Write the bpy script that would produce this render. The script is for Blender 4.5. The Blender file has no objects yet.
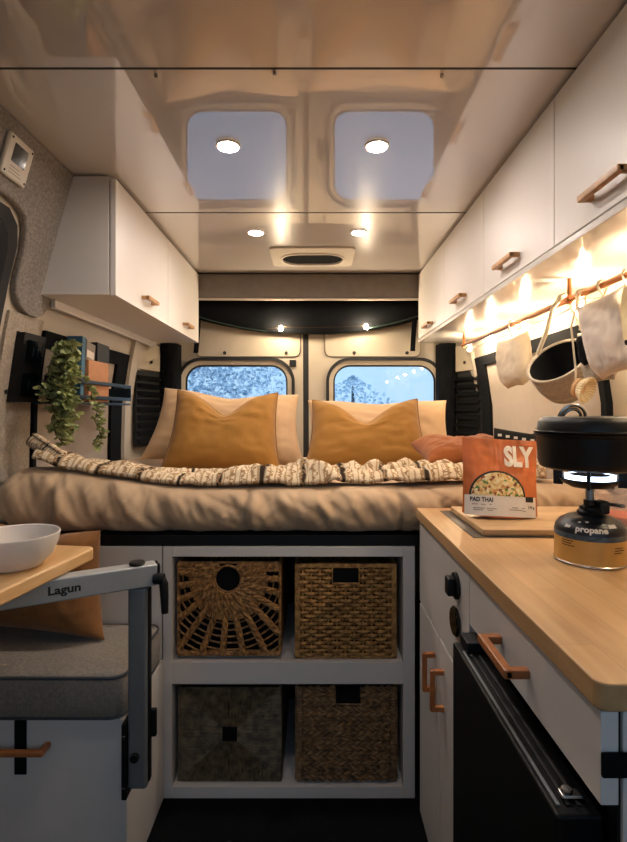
import bpy, bmesh, math, random
from mathutils import Vector, Matrix, noise
random.seed(7)
PI = math.pi
SC = bpy.context.scene
COL = SC.collection
H = 1.08          # lens height above the van floor

# ------------------------------------------------------------------ helpers
def lin(c):
    return tuple((x/12.92 if x <= .04045 else ((x+.055)/1.055)**2.4) for x in c)
def hexc(h):
    h = h.lstrip('#')
    return lin(tuple(int(h[i:i+2], 16)/255 for i in (0, 2, 4)))
def ss(a, b, x):
    t = (x-a)/(b-a)
    t = max(0, min(1, t))
    return t*t*(3-2*t)
def nz(x, y=0, z=0):
    return noise.noise(Vector((x, y, z)))

class MB:
    def __init__(s):
        s.bm = bmesh.new()
    def _add(s, b):
        me = bpy.data.meshes.new('tmp')
        b.to_mesh(me); b.free()
        s.bm.from_mesh(me)
        bpy.data.meshes.remove(me)
    def box(s, x0, x1, y0, y1, z0, z1, bev=.002, seg=2, M=None):
        b = bmesh.new()
        vs = [b.verts.new((x, y, z)) for x in (x0, x1) for y in (y0, y1) for z in (z0, z1)]
        for f in ((0,1,3,2),(4,6,7,5),(0,4,5,1),(2,3,7,6),(0,2,6,4),(1,5,7,3)):
            b.faces.new([vs[i] for i in f])
        m = min(abs(x1-x0), abs(y1-y0), abs(z1-z0))
        if bev > 0:
            bmesh.ops.bevel(b, geom=list(b.edges), offset=min(bev, m*.45), segments=seg, profile=.5, affect='EDGES')
        if M: bmesh.ops.transform(b, matrix=M, verts=b.verts)
        s._add(b); return s
    def tube(s, pts, r, seg=8, cap=True, closed=False):
        bm = s.bm
        pts = [Vector(p) for p in pts]
        n = len(pts)
        rr = r if hasattr(r, '__len__') else [r]*n
        rings = []
        up = None
        for i in range(n):
            if closed: t = pts[(i+1) % n]-pts[i-1]
            else: t = pts[min(i+1, n-1)]-pts[max(i-1, 0)]
            if t.length < 1e-9: t = Vector((0, 0, 1))
            t.normalize()
            if up is None:
                up = Vector((0, 0, 1)) if abs(t.z) < .9 else Vector((1, 0, 0))
            a = t.cross(up)
            if a.length < 1e-6: a = t.orthogonal()
            a.normalize(); b = a.cross(t).normalized(); up = b
            rings.append([bm.verts.new(pts[i]+(a*math.cos(2*PI*k/seg)+b*math.sin(2*PI*k/seg))*rr[i]) for k in range(seg)])
        for i in range(n if closed else n-1):
            A, B = rings[i], rings[(i+1) % n]
            for k in range(seg):
                bm.faces.new((A[k], A[(k+1) % seg], B[(k+1) % seg], B[k]))
        if cap and not closed:
            bm.faces.new(rings[0][::-1]); bm.faces.new(rings[-1])
        return s
    def lathe(s, prof, c=(0, 0, 0), seg=40, M=None):
        """prof: list of (r,z); r=0 closes."""
        b = bmesh.new()
        rings = []
        for r, z in prof:
            if r < 1e-6: rings.append([b.verts.new((0, 0, z))])
            else: rings.append([b.verts.new((r*math.cos(2*PI*k/seg), r*math.sin(2*PI*k/seg), z)) for k in range(seg)])
        for A, B in zip(rings, rings[1:]):
            for k in range(seg):
                k2 = (k+1) % seg
                if len(A) == 1 and len(B) == 1: continue
                if len(A) == 1: b.faces.new((A[0], B[k2], B[k]))
                elif len(B) == 1: b.faces.new((A[k], A[k2], B[0]))
                else: b.faces.new((A[k], A[k2], B[k2], B[k]))
        bmesh.ops.recalc_face_normals(b, faces=b.faces)
        T = Matrix.Translation(c)
        if M: T = T @ M
        bmesh.ops.transform(b, matrix=T, verts=b.verts)
        s._add(b); return s
    def cyl(s, c, r, h, axis='z', seg=32, bev=.001):
        M = {'z': Matrix(), 'x': Matrix.Rotation(PI/2, 4, 'Y'), 'y': Matrix.Rotation(-PI/2, 4, 'X')}[axis]
        e = min(bev, r*.4, h*.4)
        return s.lathe([(0, 0), (r-e, 0), (r, e), (r, h-e), (r-e, h), (0, h)], c, seg, M)
    def grid(s, nu, nv, f, wrap_u=False):
        bm = s.bm
        V = [[bm.verts.new(f(i/(nu if wrap_u else nu-1), j/(nv-1))) for j in range(nv)] for i in range(nu)]
        for i in range(nu if wrap_u else nu-1):
            for j in range(nv-1):
                i2 = (i+1) % nu
                bm.faces.new((V[i][j], V[i2][j], V[i2][j+1], V[i][j+1]))
        return V
    def poly(s, pts, d):
        """planar outline pts (3D) extruded along vector d"""
        bm = s.bm; d = Vector(d)
        A = [bm.verts.new(p) for p in pts]; B = [bm.verts.new(Vector(p)+d) for p in pts]
        n = len(pts)
        fs = [bm.faces.new(A), bm.faces.new(B[::-1])]
        for i in range(n):
            fs.append(bm.faces.new((A[i], B[i], B[(i+1) % n], A[(i+1) % n])))
        bmesh.ops.recalc_face_normals(bm, faces=fs)
        return s
    def ring(s, outer, inner, d):
        """frame between two outlines of equal count extruded along d"""
        bm = s.bm; d = Vector(d); n = len(outer)
        O = [bm.verts.new(p) for p in outer]; I = [bm.verts.new(p) for p in inner]
        O2 = [bm.verts.new(Vector(p)+d) for p in outer]; I2 = [bm.verts.new(Vector(p)+d) for p in inner]
        fs = []
        for i in range(n):
            j = (i+1) % n
            fs += [bm.faces.new((O[i], O[j], I[j], I[i])), bm.faces.new((O2[j], O2[i], I2[i], I2[j])),
                   bm.faces.new((O[j], O[i], O2[i], O2[j])), bm.faces.new((I[i], I[j], I2[j], I2[i]))]
        bmesh.ops.recalc_face_normals(bm, faces=fs)
        return s

def rrect(w, h, r, n=8):
    """rounded rectangle outline centred on 0, in (a,b)"""
    out = []
    for cx, cy, a0 in ((w/2-r, h/2-r, 0), (-w/2+r, h/2-r, PI/2), (-w/2+r, -h/2+r, PI), (w/2-r, -h/2+r, 3*PI/2)):
        for k in range(n+1):
            a = a0+PI/2*k/n
            out.append((cx+r*math.cos(a), cy+r*math.sin(a)))
    return out

def tag(o, label=None, cat=None, group=None, kind=None):
    if label: o['label'] = label
    if cat: o['category'] = cat
    if group: o['group'] = group
    if kind: o['kind'] = kind
    return o

FLAT = []
def new(name, mb, mat, parent=None, recalc=False, sharp=38, mod=None):
    bm = mb.bm
    if recalc: bmesh.ops.recalc_face_normals(bm, faces=bm.faces)
    org = Vector((0, 0, 0))
    if parent is None:
        xs = [v.co.x for v in bm.verts]; ys = [v.co.y for v in bm.verts]; zs = [v.co.z for v in bm.verts]
        org = Vector(((min(xs)+max(xs))/2, (min(ys)+max(ys))/2, min(zs)))
        for v in bm.verts: v.co -= org
    me = bpy.data.meshes.new(name)
    bm.to_mesh(me); bm.free()
    for p in me.polygons: p.use_smooth = True
    me.set_sharp_from_angle(angle=math.radians(sharp))
    for m in (mat if isinstance(mat, (list, tuple)) else [mat]): me.materials.append(m)
    o = bpy.data.objects.new(name, me)
    COL.objects.link(o)
    if sharp < 70: FLAT.append(o)
    if parent is not None:
        o.parent = parent
        # parts are modelled in van coordinates; a part that is itself a child already sits at the van origin
        if parent.parent is None: o.matrix_parent_inverse = Matrix.Translation(-parent.location)
    else:
        o.location = org
    return o

def thing(name, loc, label, cat, group=None, kind=None):
    o = bpy.data.objects.new(name, None)
    o.empty_display_size = .05
    COL.objects.link(o); o.location = loc
    return tag(o, label, cat, group, kind)

def struct(name, mb, mat, parent=None, **k):
    o = new(name, mb, mat, parent, **k)
    if parent is None: o['kind'] = 'structure'
    return o

def textmesh(txt, size, f, extr=.0003, bold=0.0, sx=1.0):
    """mesh of a text; f maps local (x,y,z) to world; text centred at 0"""
    cu = bpy.data.curves.new('txt', 'FONT')
    cu.body = txt; cu.size = size; cu.align_x = 'CENTER'; cu.align_y = 'CENTER'
    cu.extrude = extr; cu.offset = bold; cu.resolution_u = 3
    ob = bpy.data.objects.new('txt', cu); COL.objects.link(ob)
    dg = bpy.context.evaluated_depsgraph_get(); dg.update()
    me = bpy.data.meshes.new_from_object(ob.evaluated_get(dg))
    mb = MB(); mb.bm.from_mesh(me)
    bpy.data.objects.remove(ob); bpy.data.meshes.remove(me); bpy.data.curves.remove(cu)
    bmesh.ops.subdivide_edges(mb.bm, edges=[e for e in mb.bm.edges if e.calc_length() > size*.3], cuts=2)
    bmesh.ops.triangulate(mb.bm, faces=mb.bm.faces)
    for v in mb.bm.verts:
        v.co = Vector(f(v.co.x*sx, v.co.y, v.co.z))
    return mb

# ------------------------------------------------------------------ materials
def nt(name):
    m = bpy.data.materials.new(name); m.use_nodes = True
    t = m.node_tree; b = t.nodes['Principled BSDF']
    return m, t, b
def mat(name, col, rough=.5, metal=0, var=0, vscale=20, bump=0, bscale=200, coat=0, coat_rough=.05, stretch=None, spec=.5, sheen=0, detail=4):
    m, t, b = nt(name)
    c = hexc(col) if isinstance(col, str) else col
    b.inputs['Base Color'].default_value = (*c, 1)
    b.inputs['Roughness'].default_value = rough
    b.inputs['Metallic'].default_value = metal
    b.inputs['Specular IOR Level'].default_value = spec
    if coat:
        b.inputs['Coat Weight'].default_value = coat; b.inputs['Coat Roughness'].default_value = coat_rough
    if sheen: b.inputs['Sheen Weight'].default_value = sheen
    tc = t.nodes.new('ShaderNodeTexCoord'); mp = t.nodes.new('ShaderNodeMapping')
    t.links.new(tc.outputs['Object'], mp.inputs[0])
    if stretch: mp.inputs['Scale'].default_value = stretch
    if var:
        n = t.nodes.new('ShaderNodeTexNoise'); n.inputs['Scale'].default_value = vscale; n.inputs['Detail'].default_value = detail
        t.links.new(mp.outputs[0], n.inputs['Vector'])
        r = t.nodes.new('ShaderNodeValToRGB')
        r.color_ramp.elements[0].position = .3; r.color_ramp.elements[1].position = .7
        r.color_ramp.elements[0].color = (*[max(0, x*(1-var)) for x in c], 1)
        r.color_ramp.elements[1].color = (*[min(1, x*(1+var)) for x in c], 1)
        t.links.new(n.outputs['Fac'], r.inputs[0]); t.links.new(r.outputs[0], b.inputs['Base Color'])
    if bump:
        n = t.nodes.new('ShaderNodeTexNoise'); n.inputs['Scale'].default_value = bscale; n.inputs['Detail'].default_value = 3
        t.links.new(mp.outputs[0], n.inputs['Vector'])
        bp = t.nodes.new('ShaderNodeBump'); bp.inputs['Strength'].default_value = bump; bp.inputs['Distance'].default_value = .003
        t.links.new(n.outputs['Fac'], bp.inputs['Height']); t.links.new(bp.outputs[0], b.inputs['Normal'])
    return m
def wood(name, a, b2, scale=(3, 30, 30), rough=.45, staves=0):
    m, t, b = nt(name)
    b.inputs['Roughness'].default_value = rough
    tc = t.nodes.new('ShaderNodeTexCoord'); mp = t.nodes.new('ShaderNodeMapping'); mp.inputs['Scale'].default_value = scale
    t.links.new(tc.outputs['Object'], mp.inputs[0])
    n = t.nodes.new('ShaderNodeTexNoise'); n.inputs['Scale'].default_value = 1; n.inputs['Detail'].default_value = 6; n.inputs['Distortion'].default_value = .6
    t.links.new(mp.outputs[0], n.inputs['Vector'])
    r = t.nodes.new('ShaderNodeValToRGB')
    r.color_ramp.elements[0].position = .25; r.color_ramp.elements[1].position = .75
    r.color_ramp.elements[0].color = (*hexc(a), 1); r.color_ramp.elements[1].color = (*hexc(b2), 1)
    t.links.new(n.outputs['Fac'], r.inputs[0])
    out = r.outputs[0]
    if staves:
        br = t.nodes.new('ShaderNodeTexBrick')
        mp2 = t.nodes.new('ShaderNodeMapping'); mp2.inputs['Rotation'].default_value = (0, 0, PI/2)
        t.links.new(tc.outputs['Object'], mp2.inputs[0]); t.links.new(mp2.outputs[0], br.inputs['Vector'])
        br.inputs['Scale'].default_value = 1; br.inputs['Brick Width'].default_value = .35; br.inputs['Row Height'].default_value = .045
        br.inputs['Mortar Size'].default_value = .0006
        br.inputs['Color1'].default_value = (.86, .86, .86, 1); br.inputs['Color2'].default_value = (1, 1, 1, 1); br.inputs['Mortar'].default_value = (.72, .72, .72, 1)
        mx = t.nodes.new('ShaderNodeMix'); mx.data_type = 'RGBA'; mx.blend_type = 'MULTIPLY'; mx.inputs[0].default_value = 1
        t.links.new(out, mx.inputs[6]); t.links.new(br.outputs['Color'], mx.inputs[7]); out = mx.outputs[2]
    t.links.new(out, b.inputs['Base Color'])
    bp = t.nodes.new('ShaderNodeBump'); bp.inputs['Strength'].default_value = .08; bp.inputs['Distance'].default_value = .002
    t.links.new(n.outputs['Fac'], bp.inputs['Height']); t.links.new(bp.outputs[0], b.inputs['Normal'])
    return m
def emis(name, col, s):
    m, t, b = nt(name)
    b.inputs['Base Color'].default_value = (*col, 1)
    b.inputs['Emission Color'].default_value = (*col, 1); b.inputs['Emission Strength'].default_value = s
    return m
def fabric(name, col, rough=.9, weave=900, var=.12, vscale=9, bump=.25):
    m, t, b = nt(name)
    c = hexc(col); b.inputs['Roughness'].default_value = rough; b.inputs['Specular IOR Level'].default_value = .2
    b.inputs['Sheen Weight'].default_value = .15
    tc = t.nodes.new('ShaderNodeTexCoord')
    n = t.nodes.new('ShaderNodeTexNoise'); n.inputs['Scale'].default_value = vscale; n.inputs['Detail'].default_value = 8; n.inputs['Roughness'].default_value = .7
    t.links.new(tc.outputs['Object'], n.inputs['Vector'])
    r = t.nodes.new('ShaderNodeValToRGB')
    r.color_ramp.elements[0].position = .3; r.color_ramp.elements[1].position = .7
    r.color_ramp.elements[0].color = (*[x*(1-var) for x in c], 1); r.color_ramp.elements[1].color = (*[min(1, x*(1+var)) for x in c], 1)
    t.links.new(n.outputs['Fac'], r.inputs[0]); t.links.new(r.outputs[0], b.inputs['Base Color'])
    v = t.nodes.new('ShaderNodeTexNoise'); v.inputs['Scale'].default_value = weave; v.inputs['Detail'].default_value = 2
    t.links.new(tc.outputs['Object'], v.inputs['Vector'])
    bp = t.nodes.new('ShaderNodeBump'); bp.inputs['Strength'].default_value = bump; bp.inputs['Distance'].default_value = .002
    t.links.new(v.outputs['Fac'], bp.inputs['Height']); t.links.new(bp.outputs[0], b.inputs['Normal'])
    return m

M = {}
M['white'] = mat('cabinet_white', '#d8d3ce', .42, var=.015, vscale=3)
M['ceil'] = mat('ceiling_gloss', '#c6bfba', .3, coat=1, coat_rough=.012, var=.01, vscale=2)
M['ceil'].node_tree.nodes['Principled BSDF'].inputs['Coat IOR'].default_value = 2.3
M['under'] = mat('gloss_white_underside', '#dcd8d2', .22, coat=.6, coat_rough=.06, var=.01, vscale=3)
M['felt'] = mat('grey_felt', '#86807a', .95, var=.28, vscale=130, bump=.6, bscale=260, spec=.1, detail=6)
M['feltlight'] = mat('light_felt', '#a79b8c', .95, var=.2, vscale=120, bump=.5, bscale=300, spec=.1, detail=6)
M['wallbeige'] = mat('painted_wall', '#b8ae9f', .6, var=.04, vscale=6)
M['shade'] = fabric('window_shade', '#a3978a', vscale=20, var=.05)
M['black'] = mat('black_plastic', '#0b0c0e', .5, var=.1, vscale=30, spec=.3)
M['blackmat'] = mat('black_cloth', '#0b0d10', .9, var=.25, vscale=60, bump=.3, bscale=500, spec=.15)
M['gloss_black'] = mat('black_gloss', '#07090c', .12)
M['satin_black'] = mat('satin_black', '#06080b', .5, var=.1, vscale=40, spec=.2)
M['rubber'] = mat('black_rubber', '#101113', .7, var=.1, vscale=40)
M['door'] = mat('door_paint', '#b0a592', .45, var=.03, vscale=5)
M['beam'] = mat('header_grey', '#6f665d', .7, var=.08, vscale=25, bump=.1, bscale=150)
M['oakh'] = wood('oak_handle', '#94663a', '#c2915a', (8, 40, 40), .4)
M['copper'] = wood('dark_oak_handle', '#8f5530', '#b8733f', (8, 40, 40), .35)
M['ctop'] = wood('butcher_block', '#b58c5c', '#cfa878', (40, 4, 40), .38, staves=1)
M['ctopedge'] = wood('butcher_block_edge', '#8a5a30', '#b07c46', (40, 4, 60), .45)
M['table'] = wood('beech_table', '#b98f5c', '#d3ae7c', (30, 4, 40), .4)
M['board'] = wood('oak_board', '#ad8a5f', '#c7a47a', (4, 40, 40), .45)
M['metal'] = mat('brushed_aluminium', '#8e9499', .38, 1, var=.05, vscale=60, stretch=(1, 1, 12))
M['alu'] = mat('anodised_aluminium', '#a3a6a6', .42, .25, var=.04, vscale=40)
M['darkalu'] = mat('dark_anodised_post', '#74797b', .42, .3, var=.04, vscale=40)
M['steel'] = mat('steel', '#a9a9a6', .25, 1)
M['duvet'] = fabric('linen_duvet', '#bda181', vscale=5, var=.07, bump=.2)
M['beige'] = fabric('beige_linen', '#c3a179', vscale=6, var=.06)
M['mustard'] = fabric('mustard_linen', '#966a2e', vscale=6, var=.08)
M['piping'] = fabric('mustard_piping', '#7a5220', vscale=6, var=.08)
M['rust'] = fabric('rust_velvet', '#8c4f25', vscale=14, var=.2)
M['caramel'] = fabric('caramel_suede', '#7f5630', vscale=8, var=.22)
M['greycush'] = fabric('grey_tweed', '#837b71', vscale=160, var=.3, bump=.5, weave=500)
M['greyside'] = fabric('grey_tweed_piping', '#3d4045', vscale=160, var=.2)
M['bowl'] = mat('matte_white_bowl', '#dcd4cc', .45, var=.02, vscale=8)
M['floor'] = mat('black_rubber_floor', '#080a0c', .9, var=.3, vscale=80, bump=.4, bscale=300, spec=.12)
M['leaf'] = mat('pothos_leaf', '#8b935f', .45, var=.45, vscale=35)
M['stem'] = mat('vine_stem', '#5a5a30', .6, var=.2, vscale=30)
M['pot'] = mat('dark_pot', '#1c1c1d', .5, var=.1, vscale=20)
M['blueb'] = mat('blue_book', '#2d5c74', .6, var=.06, vscale=30)
M['blackb'] = mat('black_book', '#15171a', .6, var=.1, vscale=30)
M['greyb'] = mat('grey_book', '#8d8378', .7, var=.06, vscale=30)
M['darkb'] = mat('charcoal_book', '#23282d', .6, var=.1, vscale=30)
M['orangeb'] = mat('tan_box', '#a5714a', .7, var=.1, vscale=40)
M['paper'] = mat('paper_white', '#cfc8bb', .8, var=.03, vscale=30)
M['ink'] = mat('ink_black', '#1b1712', .7, var=.05, vscale=30)
M['inkw'] = mat('ink_white', '#eee4d6', .7, var=.02, vscale=30)
M['pan'] = mat('pan_black', '#06080b', .4, var=.15, vscale=20, spec=.3)
M['lid'] = mat('lid_black', '#0e0f0d', .4, var=.1, vscale=20, spec=.35)
M['bluesteel'] = mat('shelf_metal', '#1f2c33', .45, .5)
M['cotton'] = fabric('cotton_cloth', '#d6c8af', vscale=18, var=.08)
M['cottonw'] = fabric('white_cloth', '#cfc4b8', vscale=14, var=.08)
M['sand'] = mat('sand_wood', '#c99b6b', .5, var=.15, vscale=60)
M['cream'] = mat('cream_wood', '#e0cda0', .5, var=.06, vscale=40)
M['rope'] = mat('cotton_rope', '#d9cbb0', .9, var=.06, vscale=80)
M['copperrod'] = mat('copper_rod', '#b5774a', .3, 1)
M['wire'] = mat('thin_wire', '#5b4a38', .4, .8)
M['cord'] = mat('green_cord', '#20352f', .6)
M['bulb'] = emis('warm_bulb', (1, .78, .52), 850)
M['bulb2'] = emis('warm_bulb_rear', (1, .78, .52), 600)
M['down'] = emis('downlight_lens', (1, .875, .79), 330)
M['downfill'] = emis('fill_downlight_lens', (1, .875, .79), 120)  # lens of the added fill pair, out of view
M['flame'] = emis('gas_flame', (.62, .76, 1), 5)
M['vine_bark'] = mat('tree_bark', '#3c4248', .9, var=.2, vscale=10)
M['treeleaf'] = mat('haze_tinted_foliage', '#a9bccb', .8, var=.45, vscale=3)  # outdoor haze painted into the leaf colour
M['treepale'] = mat('pale_haze_tinted_foliage', '#d3e0ea', .8, var=.12, vscale=3)  # paler leaves, more haze painted in for the farther tree

# striped tan knit
def ribmat():
    m, t, b = nt('ribbed_grey_knit')
    b.inputs['Roughness'].default_value = .9
    tc = t.nodes.new('ShaderNodeTexCoord'); w = t.nodes.new('ShaderNodeTexNoise'); w.inputs['Scale'].default_value = 120
    t.links.new(tc.outputs['Object'], w.inputs['Vector'])
    r = t.nodes.new('ShaderNodeValToRGB')
    r.color_ramp.elements[0].color = (*hexc('#8f8578'), 1); r.color_ramp.elements[1].color = (*hexc('#b5aa9b'), 1)
    t.links.new(w.outputs['Fac'], r.inputs[0]); t.links.new(r.outputs[0], b.inputs['Base Color'])
    return m
M['rib'] = ribmat()

def blanketmat():
    m, t, b = nt('woven_blanket')
    b.inputs['Roughness'].default_value = .95; b.inputs['Specular IOR Level'].default_value = .1
    tc = t.nodes.new('ShaderNodeTexCoord')
    sep = t.nodes.new('ShaderNodeSeparateXYZ'); t.links.new(tc.outputs['UV'], sep.inputs[0])
    # thin woven lines both ways over a mottled cream ground
    def band(sx, sy, dist, lo):
        mpw = t.nodes.new('ShaderNodeMapping'); mpw.inputs['Scale'].default_value = (sx, sy, 1); t.links.new(tc.outputs['UV'], mpw.inputs[0])
        w = t.nodes.new('ShaderNodeTexWave'); w.inputs['Scale'].default_value = 1; w.inputs['Distortion'].default_value = dist; w.inputs['Detail'].default_value = 3; w.inputs['Detail Scale'].default_value = 2.5
        t.links.new(mpw.outputs[0], w.inputs['Vector'])
        g = t.nodes.new('ShaderNodeMapRange'); g.inputs[1].default_value = lo; g.inputs[2].default_value = lo+.06
        t.links.new(w.outputs['Fac'], g.inputs[0]); return g.outputs[0]
    def mixc(fac, a, bcol):
        mx = t.nodes.new('ShaderNodeMix'); mx.data_type = 'RGBA'; t.links.new(fac, mx.inputs[0])
        if hasattr(a, 'links'): t.links.new(a, mx.inputs[6])
        else: mx.inputs[6].default_value = (*hexc(a), 1)
        mx.inputs[7].default_value = (*hexc(bcol), 1); return mx.outputs[2]
    gn = t.nodes.new('ShaderNodeTexNoise'); gn.inputs['Scale'].default_value = 14; t.links.new(tc.outputs['UV'], gn.inputs['Vector'])
    c = mixc(gn.outputs['Fac'], '#bda685', '#dacbb0')
    c = mixc(band(19, .0, 2.6, .80), c, '#a58a68')
    c = mixc(band(2.6, 0, 1.2, .93), c, '#32261c')
    c = mixc(band(9, 30, 6, .86), c, '#8f7252')
    t.links.new(c, b.inputs['Base Color'])
    n = t.nodes.new('ShaderNodeTexNoise'); n.inputs['Scale'].default_value = 260
    t.links.new(tc.outputs['Object'], n.inputs['Vector'])
    bp = t.nodes.new('ShaderNodeBump'); bp.inputs['Strength'].default_value = .6; bp.inputs['Distance'].default_value = .003
    t.links.new(n.outputs['Fac'], bp.inputs['Height']); t.links.new(bp.outputs[0], b.inputs['Normal'])
    return m
M['blanket'] = blanketmat()

def wickermat(name, a, b2, sc=90):
    m, t, b = nt(name)
    b.inputs['Roughness'].default_value = .6
    tc = t.nodes.new('ShaderNodeTexCoord'); n = t.nodes.new('ShaderNodeTexNoise'); n.inputs['Scale'].default_value = sc; n.inputs['Detail'].default_value = 4
    t.links.new(tc.outputs['Object'], n.inputs['Vector'])
    r = t.nodes.new('ShaderNodeValToRGB'); r.color_ramp.elements[0].position = .35; r.color_ramp.elements[1].position = .65
    r.color_ramp.elements[0].color = (*hexc(a), 1); r.color_ramp.elements[1].color = (*hexc(b2), 1)
    t.links.new(n.outputs['Fac'], r.inputs[0]); t.links.new(r.outputs[0], b.inputs['Base Color'])
    return m
M['wick1'] = wickermat('hyacinth_braid', '#6b4524', '#b98a50')
M['wick2'] = wickermat('golden_wicker', '#7a5227', '#bf9152')
M['wick3'] = wickermat('seagrass_dark', '#43392b', '#75654a', 60)
M['wick4'] = wickermat('hyacinth_brown', '#553c26', '#94714a', 50)

def noodlemat():
    m, t, b = nt('printed_noodles')
    b.inputs['Roughness'].default_value = .6
    tc = t.nodes.new('ShaderNodeTexCoord'); v = t.nodes.new('ShaderNodeTexVoronoi'); v.inputs['Scale'].default_value = 170
    n = t.nodes.new('ShaderNodeTexNoise'); n.inputs['Scale'].default_value = 60
    t.links.new(tc.outputs['Object'], n.inputs['Vector'])
    t.links.new(tc.outputs['Object'], v.inputs['Vector'])
    r = t.nodes.new('ShaderNodeValToRGB'); cr = r.color_ramp; cr.interpolation = 'CONSTANT'
    cr.elements[0].position = 0; cr.elements[0].color = (*hexc('#d8b878'), 1)
    cr.elements[1].position = .35; cr.elements[1].color = (*hexc('#c98f4a'), 1)
    for p, c in ((.5, '#8a4a28'), (.6, '#e3cf9a'), (.78, '#5f7a34'), (.88, '#e8dcb4')):
        cr.elements.new(p).color = (*hexc(c), 1)
    sp = t.nodes.new('ShaderNodeSeparateColor'); t.links.new(v.outputs['Color'], sp.inputs[0])
    t.links.new(sp.outputs[0], r.inputs[0]); t.links.new(r.outputs[0], b.inputs['Base Color'])
    return m
M['noodle'] = noodlemat()
M['pouch'] = mat('orange_foil', '#c46a34', .42, var=.22, vscale=28, detail=2)
M['pouchlight'] = mat('orange_print', '#cf6a36', .5, var=.05, vscale=30)
M['pouchwhite'] = mat('white_print', '#ddd5ca', .5, var=.03, vscale=40)
M['gold'] = mat('gold_label', '#c89b52', .42, .2, var=.08, vscale=30)
M['canblue'] = mat('can_dark_label', '#10161c', .35, var=.3, vscale=60)
M['canblue2'] = mat('can_blue_label', '#3d4f5c', .4, var=.6, vscale=90)

def glassmat(name, tint=(1, 1, 1), fac=.08, rough=0):
    m = bpy.data.materials.new(name); m.use_nodes = True
    t = m.node_tree; t.nodes.clear()
    o = t.nodes.new('ShaderNodeOutputMaterial'); mx = t.nodes.new('ShaderNodeMixShader')
    a = t.nodes.new('ShaderNodeBsdfTransparent'); g = t.nodes.new('ShaderNodeBsdfGlossy')
    a.inputs[0].default_value = (*tint, 1); g.inputs['Roughness'].default_value = rough
    lw = t.nodes.new('ShaderNodeFresnel'); lw.inputs[0].default_value = 1.45
    t.links.new(lw.outputs[0], mx.inputs[0]); t.links.new(a.outputs[0], mx.inputs[1]); t.links.new(g.outputs[0], mx.inputs[2])
    t.links.new(mx.outputs[0], o.inputs[0])
    return m
M['glass'] = glassmat('clear_glass', (.93, .96, .98))
def dropmat():
    m, t, b = nt('water_drop')
    b.inputs['Transmission Weight'].default_value = 1; b.inputs['IOR'].default_value = 1.33; b.inputs['Roughness'].default_value = .02
    b.inputs['Base Color'].default_value = (.95, .97, 1, 1)
    return m
M['drop'] = dropmat()
def plasticclear():
    m, t, b = nt('clear_plastic')
    b.inputs['Transmission Weight'].default_value = .85; b.inputs['IOR'].default_value = 1.2; b.inputs['Roughness'].default_value = .15
    b.inputs['Base Color'].default_value = (.9, .85, .8, 1)
    return m
M['clear'] = plasticclear()
M['orangeliq'] = mat('orange_contents', '#c5532a', .5, var=.2, vscale=30)

# ------------------------------------------------------------------ van shell
CX = -.03
WP = [(0, .92), (.9, .93), (1.1, .925), (1.3, .895), (1.45, .865), (1.69, .80), (1.83, .760), (1.9, .745)]
def w(z):
    for (a, wa), (b, wb) in zip(WP, WP[1:]):
        if z <= b:
            t = (z-a)/(b-a); return wa+(wb-wa)*t
    return WP[-1][1]
def wl(z): return CX-w(z)
def wr(z): return CX+w(z)
YB, YF = -.75, 2.97

m = MB(); m.box(-1.05, 1.0, YB, 3.0, -.05, 0, 0); struct('floor', m, M['floor'])

def wallmesh(side):
    mb = MB(); prof = []
    zs = [0, .3, .6, .9, 1.0, 1.1, 1.2, 1.3, 1.375, 1.45, 1.55, 1.62, 1.69, 1.76, 1.83, 1.9]
    f = wl if side == 'l' else wr
    s = -1 if side == 'l' else 1
    loop = [(f(z), z) for z in zs]+[(f(z)+s*.04, z) for z in reversed(zs)]
    A = [mb.bm.verts.new((x, YB, z)) for x, z in loop]; B = [mb.bm.verts.new((x, 3.0, z)) for x, z in loop]
    n = len(loop)
    for i in range(n):
        mb.bm.faces.new((A[i], A[(i+1) % n], B[(i+1) % n], B[i]))
    mb.bm.faces.new(A); mb.bm.faces.new(B[::-1])
    return mb
struct('wall_left', wallmesh('l'), M['wallbeige'], recalc=True)
struct('wall_right', wallmesh('r'), M['wallbeige'], recalc=True)

# ceiling: three glossy panels with fine joints
cl = bpy.data.objects.new('ceiling', None); COL.objects.link(cl); cl.location = (0, 1, 1.83); cl['kind'] = 'structure'
for y0, y1, dz in ((YB, 1.090, -.004), (1.094, 1.898, 0), (1.902, 2.735, .001)):
    mb = MB(); mb.box(-.80, .74, y0, y1, 1.83+dz, 1.845+dz, .0012, 2); struct('ceiling_panel', mb, M['ceil'], cl)
for yj, wj in ((1.092, .0032), (1.900, .003)):
    mb = MB(); mb.box(-.80, .74, yj-wj, yj+wj, 1.8255 if yj < 1.5 else 1.829, 1.8262 if yj < 1.5 else 1.8297, 0); struct('ceiling_joint', mb, M['rubber'], cl)
mb = MB(); mb.box(-.80, .74, YB, 3.0, 1.847, 1.87, 0); struct('ceiling_backing', mb, M['black'], cl)

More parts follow.
